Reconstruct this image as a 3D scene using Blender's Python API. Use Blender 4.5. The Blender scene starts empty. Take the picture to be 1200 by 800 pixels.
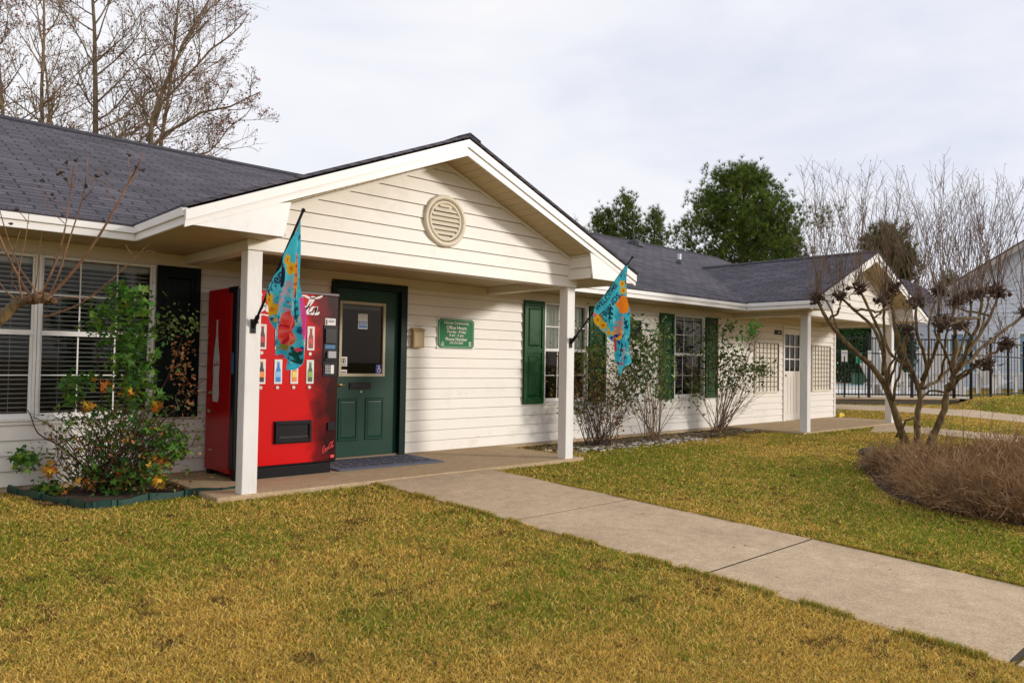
import bpy, math, random
import numpy as np
from mathutils import Vector, Matrix, noise as mnoise
random.seed(7); np.random.seed(7)
scene = bpy.context.scene
COL = scene.collection

# ------------------------------------------------------------------ camera
F_PX, YAW, PITCH, ROLL, EYE = 873.95, math.radians(47.225), math.radians(1.6137), math.radians(0.9342), 1.15
def _basis():
    cy, sy, cp, sp = math.cos(YAW), math.sin(YAW), math.cos(PITCH), math.sin(PITCH)
    fw = Vector((cy*cp, sy*cp, sp)); rt = Vector((sy, -cy, 0)); up = rt.cross(fw)
    c, s = math.cos(ROLL), math.sin(ROLL)
    return c*rt + s*up, -s*rt + c*up, fw
RT, UP, FW = _basis()
CAMP = Vector((0, 0, EYE))
FH = Vector((math.cos(YAW), math.sin(YAW), 0)); LH = Vector((math.sin(YAW), -math.cos(YAW), 0))
def ray(u, v): return FW + RT*((u-600)/F_PX) - UP*((v-400)/F_PX)
def at_y(u, v, y): d = ray(u, v); return CAMP + d*(y/d.y)
def at_z(u, v, z): d = ray(u, v); return CAMP + d*((z-EYE)/d.z)
def at_d(u, v, depth): return CAMP + ray(u, v)*depth
cam = bpy.data.cameras.new('camera'); cam.sensor_width = 36; cam.lens = F_PX/1200*36
cam.clip_start = .05; cam.clip_end = 2000
camo = bpy.data.objects.new('camera', cam); COL.objects.link(camo)
M = Matrix.Identity(4)
for i in range(3): M[i][0] = RT[i]; M[i][1] = UP[i]; M[i][2] = -FW[i]; M[i][3] = CAMP[i]
camo.matrix_world = M; scene.camera = camo

def ss(t): t = max(0., min(1., t)); return t*t*(3-2*t)
def ground(x, y):
    z = -.020 - .0384*min(6.5, max(0, 6.15-y)) - .018*math.exp(-max(0, 6.15-y)/.5)
    d = x*FH.x+y*FH.y; l = x*LH.x+y*LH.y
    z += .17*ss((d-15.5)/6)
    z += .20*ss((d-18.8)/2.6)*ss((l-.585*d)/.9)
    return z
def gnp(x, y):
    s = lambda t: (lambda c: c*c*(3-2*c))(np.clip(t, 0, 1))
    z = -.020 - .0384*np.clip(6.15-y, 0, 6.5) - .018*np.exp(-np.clip(6.15-y, 0, 50)/.5)
    d = x*FH.x+y*FH.y; l = x*LH.x+y*LH.y
    return z + .17*s((d-15.5)/6) + .20*s((d-18.8)/2.6)*s((l-.585*d)/.9)
def at_g(u, v, off=0.):
    d = ray(u, v); t = 1.
    for i in range(4000):
        p = CAMP + d*t
        if p.z <= ground(p.x, p.y)+off: return Vector((p.x, p.y, ground(p.x, p.y)+off))
        t += .01
    return CAMP+d*t

# ------------------------------------------------------------------ materials
def nodes(m):
    m.use_nodes = True; nt = m.node_tree
    return nt, nt.nodes['Principled BSDF'], nt.nodes, nt.links
def mat(name, col, rough=.6, var=.0, vscale=8., bump=0., bscale=60., metal=0., spec=.5, stretch=None, col2=None, dirt=None, detail=4, trans=0):
    m = bpy.data.materials.new(name); nt, b, N, L = nodes(m)
    b.inputs['Base Color'].default_value = (*col, 1); b.inputs['Roughness'].default_value = rough
    b.inputs['Metallic'].default_value = metal; b.inputs['Specular IOR Level'].default_value = spec
    tc = N.new('ShaderNodeTexCoord'); src = tc.outputs['Object']
    if stretch:
        mp = N.new('ShaderNodeMapping'); mp.inputs['Scale'].default_value = stretch
        L.new(src, mp.inputs['Vector']); src = mp.outputs['Vector']
    if var > 0 or col2:
        n = N.new('ShaderNodeTexNoise'); n.inputs['Scale'].default_value = vscale; n.inputs['Detail'].default_value = detail
        L.new(src, n.inputs['Vector'])
        r = N.new('ShaderNodeValToRGB'); r.color_ramp.elements[0].position = .32; r.color_ramp.elements[1].position = .68
        c2 = col2 or tuple(min(1, c*(1+var)) for c in col); c1 = col if col2 else tuple(c*(1-var) for c in col)
        r.color_ramp.elements[0].color = (*c1, 1); r.color_ramp.elements[1].color = (*c2, 1)
        L.new(n.outputs['Fac'], r.inputs['Fac']); out = r.outputs['Color']
        if dirt:   # (colour, scale, amount)
            n2 = N.new('ShaderNodeTexNoise'); n2.inputs['Scale'].default_value = dirt[1]; n2.inputs['Detail'].default_value = 7; n2.inputs['Roughness'].default_value = .7
            L.new(src, n2.inputs['Vector'])
            r2 = N.new('ShaderNodeValToRGB'); r2.color_ramp.elements[0].position = .55; r2.color_ramp.elements[1].position = .75
            r2.color_ramp.elements[0].color = (0, 0, 0, 1); r2.color_ramp.elements[1].color = (dirt[2],)*3+(1,)
            L.new(n2.outputs['Fac'], r2.inputs['Fac'])
            mx = N.new('ShaderNodeMixRGB'); L.new(r2.outputs['Color'], mx.inputs['Fac']); L.new(out, mx.inputs['Color1']); mx.inputs['Color2'].default_value = (*dirt[0], 1)
            out = mx.outputs['Color']
        L.new(out, b.inputs['Base Color'])
    if bump > 0:
        n3 = N.new('ShaderNodeTexNoise'); n3.inputs['Scale'].default_value = bscale; n3.inputs['Detail'].default_value = 5
        L.new(src, n3.inputs['Vector'])
        bp = N.new('ShaderNodeBump'); bp.inputs['Strength'].default_value = bump; bp.inputs['Distance'].default_value = .01
        L.new(n3.outputs['Fac'], bp.inputs['Height']); L.new(bp.outputs['Normal'], b.inputs['Normal'])
    return m
def attr_mat(name, rough=.7, trans=.35, spec=.2, attr='Col'):
    m = bpy.data.materials.new(name); nt, b, N, L = nodes(m)
    a = N.new('ShaderNodeVertexColor'); a.layer_name = attr
    L.new(a.outputs['Color'], b.inputs['Base Color']); b.inputs['Roughness'].default_value = rough; b.inputs['Specular IOR Level'].default_value = spec
    if trans > 0:
        t = N.new('ShaderNodeBsdfTranslucent'); L.new(a.outputs['Color'], t.inputs['Color'])
        mx = N.new('ShaderNodeMixShader'); mx.inputs[0].default_value = trans
        L.new(b.outputs[0], mx.inputs[1]); L.new(t.outputs[0], mx.inputs[2]); L.new(mx.outputs[0], N['Material Output'].inputs['Surface'])
    return m
def glass_mat(name, tint=(.9, .93, .93), base=.05, rough=.02, fk=1.):
    m = bpy.data.materials.new(name); nt, b, N, L = nodes(m)
    tr = N.new('ShaderNodeBsdfTransparent'); tr.inputs['Color'].default_value = (*tint, 1)
    gl = N.new('ShaderNodeBsdfGlossy'); gl.inputs['Roughness'].default_value = rough
    fr = N.new('ShaderNodeFresnel'); fr.inputs['IOR'].default_value = 1.5
    ad = N.new('ShaderNodeMath'); ad.operation = 'MULTIPLY_ADD'; ad.inputs[1].default_value = fk; ad.inputs[2].default_value = base
    L.new(fr.outputs[0], ad.inputs[0])
    mx = N.new('ShaderNodeMixShader'); L.new(ad.outputs[0], mx.inputs[0]); L.new(tr.outputs[0], mx.inputs[1]); L.new(gl.outputs[0], mx.inputs[2])
    L.new(mx.outputs[0], N['Material Output'].inputs['Surface'])
    return m

siding = mat('vinyl_siding', (.785, .74, .665), .45, .035, 1.3, .06, 30, dirt=((.50, .43, .33), 2.2, .42), stretch=(1, 1, 1.6))
trim = mat('white_trim', (.83, .81, .78), .4, .03, 3, .03, 20, dirt=((.52, .48, .40), 5, .25))
postm = mat('post_paint', (.78, .76, .73), .45, .04, 4, .08, 40, dirt=((.50, .42, .30), 9, .35), stretch=(1, 1, .35))
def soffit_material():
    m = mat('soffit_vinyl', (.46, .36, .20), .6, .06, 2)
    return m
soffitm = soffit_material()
def shingle_material():
    m = bpy.data.materials.new('asphalt_shingles'); nt, b, N, L = nodes(m)
    tc = N.new('ShaderNodeUVMap'); tc.uv_map = 'UVMap'
    # slightly wavy courses
    nw = N.new('ShaderNodeTexNoise'); nw.inputs['Scale'].default_value = 2.5; nw.inputs['Detail'].default_value = 3
    L.new(tc.outputs['UV'], nw.inputs['Vector'])
    vm = N.new('ShaderNodeVectorMath'); vm.operation = 'MULTIPLY_ADD'; vm.inputs[1].default_value = (.0, .035, 0)
    L.new(nw.outputs['Color'], vm.inputs[0]); L.new(tc.outputs['UV'], vm.inputs[2])
    br = N.new('ShaderNodeTexBrick'); br.offset = .43; br.inputs['Scale'].default_value = 1
    br.inputs['Brick Width'].default_value = .31; br.inputs['Row Height'].default_value = .125
    br.inputs['Mortar Size'].default_value = .012; br.inputs['Mortar Smooth'].default_value = .3; br.inputs['Bias'].default_value = -.1
    br.inputs['Color1'].default_value = (.078, .072, .086, 1); br.inputs['Color2'].default_value = (.124, .114, .131, 1); br.inputs['Mortar'].default_value = (.030, .028, .038, 1)
    L.new(vm.outputs[0], br.inputs['Vector'])
    n = N.new('ShaderNodeTexNoise'); n.inputs['Scale'].default_value = 1.1; n.inputs['Detail'].default_value = 8; n.inputs['Roughness'].default_value = .75
    L.new(tc.outputs['UV'], n.inputs['Vector'])
    n2 = N.new('ShaderNodeTexNoise'); n2.inputs['Scale'].default_value = 45; n2.inputs['Detail'].default_value = 3
    L.new(tc.outputs['UV'], n2.inputs['Vector'])
    mp = N.new('ShaderNodeMapRange'); mp.inputs[1].default_value = .3; mp.inputs[2].default_value = .7; mp.inputs[3].default_value = .75; mp.inputs[4].default_value = 1.3
    L.new(n.outputs['Fac'], mp.inputs[0])
    mp2 = N.new('ShaderNodeMapRange'); mp2.inputs[1].default_value = .3; mp2.inputs[2].default_value = .7; mp2.inputs[3].default_value = .7; mp2.inputs[4].default_value = 1.35
    L.new(n2.outputs['Fac'], mp2.inputs[0])
    mu = N.new('ShaderNodeMath'); mu.operation = 'MULTIPLY'; L.new(mp.outputs[0], mu.inputs[0]); L.new(mp2.outputs[0], mu.inputs[1])
    mx = N.new('ShaderNodeVectorMath'); mx.operation = 'SCALE'; L.new(br.outputs['Color'], mx.inputs[0]); L.new(mu.outputs[0], mx.inputs['Scale'])
    L.new(mx.outputs[0], b.inputs['Base Color']); b.inputs['Roughness'].default_value = .93; b.inputs['Specular IOR Level'].default_value = .15
    # course steps: sawtooth bump along the slope + grain
    sx = N.new('ShaderNodeSeparateXYZ'); L.new(vm.outputs[0], sx.inputs[0])
    dv = N.new('ShaderNodeMath'); dv.operation = 'DIVIDE'; dv.inputs[1].default_value = .125; L.new(sx.outputs['Y'], dv.inputs[0])
    fr = N.new('ShaderNodeMath'); fr.operation = 'FRACT'; L.new(dv.outputs[0], fr.inputs[0])
    sb = N.new('ShaderNodeMath'); sb.operation = 'SUBTRACT'; sb.inputs[0].default_value = 1; L.new(fr.outputs[0], sb.inputs[1])
    ad = N.new('ShaderNodeMath'); ad.operation = 'MULTIPLY_ADD'; ad.inputs[1].default_value = .4; L.new(n2.outputs['Fac'], ad.inputs[0]); L.new(sb.outputs[0], ad.inputs[2])
    bp = N.new('ShaderNodeBump'); bp.inputs['Strength'].default_value = .8; bp.inputs['Distance'].default_value = .012
    L.new(ad.outputs[0], bp.inputs['Height']); L.new(bp.outputs['Normal'], b.inputs['Normal'])
    return m
shingle = shingle_material()
black = mat('black_metal', (.010, .010, .012), .45, spec=.2)
blackp = mat('black_plastic', (.008, .008, .010), .35, bump=.1, bscale=90, spec=.2)
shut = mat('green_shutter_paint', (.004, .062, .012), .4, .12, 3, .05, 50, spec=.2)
shutd = mat('shaded_green_shutter_paint', (.002, .007, .006), .45, .1, 3, spec=.12)  # left shutters: same green, their shade put into the colour
doorgreen = mat('dark_green_door_paint', (.008, .046, .028), .42, .08, 2, .05, 40, spec=.25)
doorframe = mat('black_green_frame_paint', (.003, .016, .012), .45, .1, 5, spec=.2)
glass = glass_mat('window_glass', base=-.015)
dglass = glass_mat('door_glass', (.35, .35, .35), -.01, fk=.75)
blindm = mat('blind_vinyl', (.62, .61, .60), .5)
curtain = mat('pale_curtain', (.72, .74, .64), .8, .08, 6)
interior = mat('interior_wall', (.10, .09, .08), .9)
def concrete_material(name, base, stains):
    m = bpy.data.materials.new(name); nt, b, N, L = nodes(m)
    tc = N.new('ShaderNodeTexCoord')
    def nz(s, d=6, r=.6):
        n = N.new('ShaderNodeTexNoise'); n.inputs['Scale'].default_value = s; n.inputs['Detail'].default_value = d; n.inputs['Roughness'].default_value = r
        L.new(tc.outputs['Object'], n.inputs['Vector']); return n.outputs['Fac']
    def rng(x, a, c): 
        q = N.new('ShaderNodeMapRange'); q.inputs[1].default_value = .3; q.inputs[2].default_value = .7; q.inputs[3].default_value = a; q.inputs[4].default_value = c; L.new(x, q.inputs[0]); return q.outputs[0]
    big = nz(.9, 6, .7); mid = nz(9, 9, .8); fine = nz(75, 4, .85)
    mx = N.new('ShaderNodeMixRGB'); mx.inputs['Color1'].default_value = (*base, 1); mx.inputs['Color2'].default_value = (*stains, 1)
    L.new(rng(big, .0, .75), mx.inputs['Fac'])
    m1 = N.new('ShaderNodeMath'); m1.operation = 'MULTIPLY'; L.new(rng(mid, .76, 1.18), m1.inputs[0]); L.new(rng(fine, .62, 1.38), m1.inputs[1])
    sc = N.new('ShaderNodeVectorMath'); sc.operation = 'SCALE'; L.new(mx.outputs[0], sc.inputs[0]); L.new(m1.outputs[0], sc.inputs['Scale'])
    L.new(sc.outputs[0], b.inputs['Base Color']); b.inputs['Roughness'].default_value = .9; b.inputs['Specular IOR Level'].default_value = .25
    bp = N.new('ShaderNodeBump'); bp.inputs['Strength'].default_value = .6; bp.inputs['Distance'].default_value = .004
    L.new(fine, bp.inputs['Height']); L.new(bp.outputs[0], b.inputs['Normal'])
    return m
concrete = concrete_material('path_concrete', (.60, .455, .30), (.40, .29, .185))
slabm = concrete_material('porch_concrete', (.52, .385, .235), (.42, .30, .17))
dark_conc = concrete_material('dark_curb_concrete', (.10, .085, .06), (.16, .13, .09))
bark = mat('myrtle_bark', (.23, .15, .05), .85, .3, 20, .9, 60, col2=(.055, .036, .022), stretch=(1, 1, .3))
twigm = mat('twig_bark', (.19, .125, .085), .85, .3, 6)
knobm = mat('knuckle_bark', (.085, .05, .032), .9, .3, 30, .8, 60)
greybark = mat('grey_brown_bark', (.21, .155, .095), .9, .3, 4, .4, 30)
pinebark = mat('pine_bark', (.11, .065, .042), .9, .3, 6, .4, 30)
stemm = mat('shrub_stem_bark', (.24, .15, .09), .85, .35, 10)
darkstem = mat('dark_shrub_stem_bark', (.075, .042, .028), .85, .35, 10)
leafm = attr_mat('foliage', .55, .35, .35)
needlem = attr_mat('pine_needles', .6, .25, .2)
grassm = attr_mat('grass_blades', .8, .35, .1)
mulch = mat('mulch', (.030, .018, .012), .95, .5, 30, 1., 70, col2=(.085, .048, .026))
dirtm = mat('bed_soil', (.11, .075, .04), .95, .4, 12, 1., 50, col2=(.20, .155, .10))

def ground_material():
    m = bpy.data.materials.new('lawn_soil'); nt, b, N, L = nodes(m)
    tc = N.new('ShaderNodeTexCoord')
    def nz(s, d=6, r=.65):
        n = N.new('ShaderNodeTexNoise'); n.inputs['Scale'].default_value = s; n.inputs['Detail'].default_value = d; n.inputs['Roughness'].default_value = r
        L.new(tc.outputs['Object'], n.inputs['Vector']); return n.outputs['Fac']
    r1 = N.new('ShaderNodeValToRGB'); e = r1.color_ramp.elements
    e[0].position = .35; e[0].color = (.14, .13, .022, 1); e[1].position = .62; e[1].color = (.36, .225, .055, 1)
    e.new(.48).color = (.26, .175, .036, 1)
    L.new(nz(1.1, 9, .75), r1.inputs['Fac'])
    q = N.new('ShaderNodeMapRange'); q.inputs[1].default_value = .3; q.inputs[2].default_value = .7; q.inputs[3].default_value = .55; q.inputs[4].default_value = 1.35
    f = nz(55, 6, .8); L.new(f, q.inputs[0])
    sc = N.new('ShaderNodeVectorMath'); sc.operation = 'SCALE'; L.new(r1.outputs[0], sc.inputs[0]); L.new(q.outputs[0], sc.inputs['Scale'])
    L.new(sc.outputs[0], b.inputs['Base Color']); b.inputs['Roughness'].default_value = .95; b.inputs['Specular IOR Level'].default_value = .1
    bp = N.new('ShaderNodeBump'); bp.inputs['Strength'].default_value = 1; bp.inputs['Distance'].default_value = .02
    L.new(f, bp.inputs['Height']); L.new(bp.outputs[0], b.inputs['Normal'])
    return m
groundm = ground_material()

# ------------------------------------------------------------------ mesh builder and object helpers
ORG = {}
def tag(o, label=None, cat=None, group=None, kind=None):
    if label: o['label'] = label
    if cat: o['category'] = cat
    if group: o['group'] = group
    if kind: o['kind'] = kind
    return o
def thing(name, loc, label, cat, group=None):
    o = bpy.data.objects.new(name, None); COL.objects.link(o); o.empty_display_size = .2
    o.location = Vector(loc); ORG[o] = Vector(loc)
    return tag(o, label, cat, group)
class MB:
    def __init__(s): s.v = []; s.f = []; s.c = []; s.uv = {}
    def add(s, vs, fs, col=None):
        b = len(s.v); s.v += [tuple(p) for p in vs]; s.f += [tuple(i+b for i in f) for f in fs]
        if col is not None: s.c += [col]*len(fs)
        return s
    def box(s, x0, x1, y0, y1, z0, z1, col=None):
        vs = [(x, y, z) for z in (z0, z1) for y in (y0, y1) for x in (x0, x1)]
        return s.add(vs, [(0, 2, 3, 1), (4, 5, 7, 6), (0, 1, 5, 4), (2, 6, 7, 3), (0, 4, 6, 2), (1, 3, 7, 5)], col)
    def quad(s, a, b, c, d, col=None): return s.add([a, b, c, d], [(0, 1, 2, 3)], col)
    def obox(s, c, ax, ay, az, col=None):   # oriented box: centre + half axes
        c, ax, ay, az = map(Vector, (c, ax, ay, az))
        vs = [c+sx*ax+sy*ay+sz*az for sz in (-1, 1) for sy in (-1, 1) for sx in (-1, 1)]
        return s.add(vs, [(0, 2, 3, 1), (4, 5, 7, 6), (0, 1, 5, 4), (2, 6, 7, 3), (0, 4, 6, 2), (1, 3, 7, 5)], col)
    def prism(s, poly, d, col=None):   # polygon (3d pts) extruded along d
        n = len(poly); d = Vector(d); p = [Vector(q) for q in poly]
        return s.add(p+[q+d for q in p], [tuple(range(n))[::-1], tuple(range(n, 2*n))]+[(i, (i+1) % n, n+(i+1) % n, n+i) for i in range(n)], col)
    def tube(s, pts, rad, n=5, col=None, cap=True):
        pts = [Vector(p) for p in pts]; m = len(pts)
        if not hasattr(rad, '__len__'): rad = [rad]*m
        vs = []; ref = Vector((.31, .17, .93))
        for i, p in enumerate(pts):
            t = (pts[min(i+1, m-1)]-pts[max(i-1, 0)])
            if t.length < 1e-9: t = Vector((0, 0, 1))
            t.normalize(); a = t.cross(ref)
            if a.length < .05: a = t.cross(Vector((1, 0, 0)))
            a.normalize(); b = t.cross(a)
            for k in range(n):
                an = 2*math.pi*k/n; vs.append(p+a*(rad[i]*math.cos(an))+b*(rad[i]*math.sin(an)))
        fs = [(i*n+k, i*n+(k+1) % n, (i+1)*n+(k+1) % n, (i+1)*n+k) for i in range(m-1) for k in range(n)]
        if cap: fs += [tuple(range(n))[::-1], tuple(range((m-1)*n, m*n))]
        return s.add(vs, fs, col)
    def disc(s, c, ax, ay, n=20, th=None, col=None):
        c, ax, ay = Vector(c), Vector(ax), Vector(ay)
        ring = [c+ax*math.cos(2*math.pi*k/n)+ay*math.sin(2*math.pi*k/n) for k in range(n)]
        if th is None: return s.add(ring, [tuple(range(n))], col)
        return s.prism(ring, th, col)
    def blob(s, c, r, col=None, rough=.25, sub=1, sq=1.):
        import bmesh
        bm = bmesh.new(); bmesh.ops.create_icosphere(bm, subdivisions=sub, radius=1)
        off = random.random()*50
        vs = []
        for v in bm.verts:
            k = 1+rough*mnoise.noise(v.co*2.1+Vector((off, off, 0)))*2
            vs.append(Vector(c)+Vector((v.co.x*k*r, v.co.y*k*r, v.co.z*k*r*sq)))
        fs = [tuple(v.index for v in f.verts) for f in bm.faces]; bm.free()
        return s.add(vs, fs, col)
    def build(s, name, m, parent=None, origin=None, smooth=False, bevel=0):
        me = bpy.data.meshes.new(name)
        o = bpy.data.objects.new(name, me)
        if parent is not None:
            og = ORG[parent]; ORG[o] = og; o.parent = parent
        else:
            og = Vector(origin if origin is not None else (0, 0, 0)); o.location = og; ORG[o] = og
        V = np.array(s.v, dtype=np.float32)-np.array(og, dtype=np.float32)
        me.from_pydata(V.tolist(), [], s.f)
        if s.c:
            ca = me.color_attributes.new('Col', 'FLOAT_COLOR', 'CORNER')
            arr = []
            for f, c in zip(s.f, s.c): arr += [c[0], c[1], c[2], 1.]*len(f)
            ca.data.foreach_set('color', arr)
        me.materials.append(m)
        if smooth: me.polygons.foreach_set('use_smooth', [True]*len(me.polygons))
        me.update(); COL.objects.link(o)
        if bevel:
            md = o.modifiers.new('bevel', 'BEVEL'); md.width = bevel; md.segments = 2; md.limit_method = 'ANGLE'; md.angle_limit = math.radians(40)
        return o
def raw_mesh(name, V, Fc, nper, m, colors=None, parent=None, origin=(0, 0, 0)):
    """numpy mesh: V (n,3), faces all with nper corners, colours per vertex (n,3)"""
    og = ORG[parent] if parent is not None else Vector(origin)
    me = bpy.data.meshes.new(name); V = V-np.array(og, dtype=V.dtype)
    me.vertices.add(len(V)); me.vertices.foreach_set('co', V.astype(np.float32).ravel())
    nf = len(Fc); me.loops.add(nf*nper); me.loops.foreach_set('vertex_index', Fc.astype(np.int32).ravel())
    me.polygons.add(nf); me.polygons.foreach_set('loop_start', np.arange(0, nf*nper, nper, dtype=np.int32))
    me.polygons.foreach_set('loop_total', np.full(nf, nper, dtype=np.int32))
    if colors is not None:
        ca = me.color_attributes.new('Col', 'FLOAT_COLOR', 'POINT')
        ca.data.foreach_set('color', np.concatenate([colors, np.ones((len(V), 1))], 1).astype(np.float32).ravel())
    me.materials.append(m); me.update(calc_edges=True)
    o = bpy.data.objects.new(name, me); COL.objects.link(o); ORG[o] = og
    if parent is not None: o.parent = parent
    else: o.location = og
    return o
def text_mb(mb, txt, size, place, space=1., align='CENTER', bold=0.):
    """letters as faces; place(x, y) -> 3d point"""
    cu = bpy.data.curves.new('t', 'FONT'); cu.body = txt; cu.size = size; cu.align_x = align; cu.align_y = 'CENTER'; cu.space_character = space; cu.offset = bold
    cu.resolution_u = 3
    ob = bpy.data.objects.new('t', cu); me = bpy.data.meshes.new_from_object(ob)
    vs = [place(v.co.x, v.co.y) for v in me.vertices]
    mb.add(vs, [tuple(p.vertices) for p in me.polygons])
    bpy.data.objects.remove(ob); bpy.data.curves.remove(cu); bpy.data.meshes.remove(me)
# ================================================================== THE BUILDING
YW = 7.70; ZS = 2.165; SL = .41; YE = 7.03; ZE = 2.29; RY = 11.87; RZ = ZE+SL*(RY-YE)
XL, XR = -6.0, 17.42
house = thing('office_building', (5.7, 7.7, 0), 'long single storey white sided office building with dark shingle roof and two gabled porches', 'building')

EXPO = .132
def siding_wall(mb, s0, s1, z0, z1, P, holes=(), clip=None):
    zs = [z0]
    z = z0
    while z < z1-1e-6: z = min(z1, z+EXPO); zs.append(z)
    cuts = sorted(set([round(a, 5) for a in zs]+[round(h[k], 5) for h in holes for k in (2, 3) if z0 < h[k] < z1]))
    def off(z, lo):
        c = z0+EXPO*math.floor((z-z0)/EXPO+(1e-4 if lo else -1e-4)); t = (z-c)/EXPO
        return .004+.016*(1-t)
    for a, b in zip(cuts[:-1], cuts[1:]):
        zm = (a+b)/2
        iv = [(s0, s1)]
        for h in holes:
            if h[2] < zm < h[3]:
                nv = []
                for p, q in iv:
                    if h[1] <= p or h[0] >= q: nv.append((p, q)); continue
                    if h[0] > p: nv.append((p, h[0]))
                    if h[1] < q: nv.append((h[1], q))
                iv = nv
        for p, q in iv:
            pa, qa, pb, qb = p, q, p, q
            if clip:
                la, ra = clip(a); lb, rb = clip(b)
                pa, qa, pb, qb = max(p, la), min(q, ra), max(p, lb), min(q, rb)
                if qa-pa < 1e-3: continue
                if qb < pb: pb = qb = (pb+qb)/2
            oa, ob = off(a, True), off(b, False)
            full = abs((b-z0)/EXPO-round((b-z0)/EXPO)) < 1e-3 and b < z1-.01; bb_ = b
            if full: b = b-min(.006, EXPO*.05)
            if b-a < 1e-4: continue
            mb.quad(P(pa, a, oa), P(qa, a, oa), P(qb, b, ob), P(pb, b, ob))
            if abs((a-z0)/EXPO-round((a-z0)/EXPO)) < 1e-3:      # lap: lip underside, shallow groove, ledge
                g = min(.006, EXPO*.05)
                mb.quad(P(pa, a, -.010), P(qa, a, -.010), P(qa, a, oa), P(pa, a, oa))
                if a > z0+.01: mb.quad(P(pa, a-g, -.010), P(qa, a-g, -.010), P(qa, a, -.010), P(pa, a, -.010))
front = lambda y: (lambda s, z, o: (s, y-o, z))
WZ0, WZ1 = .57, 2.035
wins = [(.42, 1.387, 'blind'), (1.391, 2.362, 'blind'), (7.745, 8.70, 'curtain'), (10.985, 11.935, 'half'), (-2.4, -1.4, 'blind')]
DOOR = (4.27, 5.315, 0., 2.075); DOOR2 = (14.93, 15.83, 0., 2.03)
holes = [(a+.01, b-.01, WZ0+.01, WZ1-.01) for a, b, _ in wins] + [(DOOR[0]+.01, DOOR[1]-.01, -.1, DOOR[3]-.01), (DOOR2[0]+.01, DOOR2[1]-.01, -.1, DOOR2[3]-.01)]
mb = MB(); siding_wall(mb, XL, XR, .01, 2.06, front(YW), holes); mb.build('wall', siding, house)
mb = MB(); siding_wall(mb, YW, 16., .01, 2.3, lambda s, z, o: (XR+o, s, z)); mb.build('wall', siding, house)
mb = MB(); siding_wall(mb, YW, 16., .01, 2.3, lambda s, z, o: (XL-o, s, z)); mb.build('wall', siding, house)
mb = MB(); siding_wall(mb, XL, XR, .01, 2.3, lambda s, z, o: (s, 16.+o, z)); mb.build('wall', siding, house)
mb = MB(); siding_wall(mb, 7.1, 16.6, 2.13, RZ, lambda s, z, o: (18.7+o, s, z), clip=lambda z: (7.1+(z-2.29)/SL, 16.6-(z-2.29)/SL)); mb.build('gable_wall', siding, house)
mb = MB(); siding_wall(mb, 7.1, 16.6, 2.13, RZ, lambda s, z, o: (XL-.3-o, s, z), clip=lambda z: (7.1+(z-2.29)/SL, 16.6-(z-2.29)/SL)); mb.build('gable_wall', siding, house)
# inner lining (dark rooms)
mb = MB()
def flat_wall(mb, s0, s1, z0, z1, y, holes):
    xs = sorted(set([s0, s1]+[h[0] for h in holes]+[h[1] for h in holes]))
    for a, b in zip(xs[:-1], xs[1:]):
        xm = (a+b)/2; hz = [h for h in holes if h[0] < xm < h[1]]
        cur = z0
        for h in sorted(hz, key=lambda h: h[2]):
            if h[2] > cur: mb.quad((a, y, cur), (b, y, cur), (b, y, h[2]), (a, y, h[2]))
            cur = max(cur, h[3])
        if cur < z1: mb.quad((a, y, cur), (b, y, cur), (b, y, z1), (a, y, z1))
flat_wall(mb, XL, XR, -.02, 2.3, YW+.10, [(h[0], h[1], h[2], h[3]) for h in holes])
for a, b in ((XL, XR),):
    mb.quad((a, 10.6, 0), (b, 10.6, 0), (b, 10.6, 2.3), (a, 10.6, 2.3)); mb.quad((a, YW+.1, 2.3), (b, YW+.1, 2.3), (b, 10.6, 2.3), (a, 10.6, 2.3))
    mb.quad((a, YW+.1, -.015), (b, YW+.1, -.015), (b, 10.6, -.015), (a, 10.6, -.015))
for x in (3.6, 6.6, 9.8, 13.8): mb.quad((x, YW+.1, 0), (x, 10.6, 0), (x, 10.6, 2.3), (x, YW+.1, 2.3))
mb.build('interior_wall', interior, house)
mb = MB(); mb.box(XL, XR-.01, YW-.002, YW+.09, -.35, .012); mb.box(XR-.09, XR+.0, YW+.09, 16., -.35, .012)
mb.build('foundation', concrete, house)
# frieze boards and corner trims
mb = MB(); mb.box(XL, 17.43, YW-.030, YW-.019, 2.045, ZS-.002)
mb.build('frieze_board', mat('frieze_vinyl', (.66, .60, .47), .5, .04, 2), house)
for x in (XL-.02, XR-.05):
    mb = MB(); mb.box(x, x+.075, YW-.028, YW+.05, .012, 2.044); mb.build('corner_trim', trim, house, bevel=.004)

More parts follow.
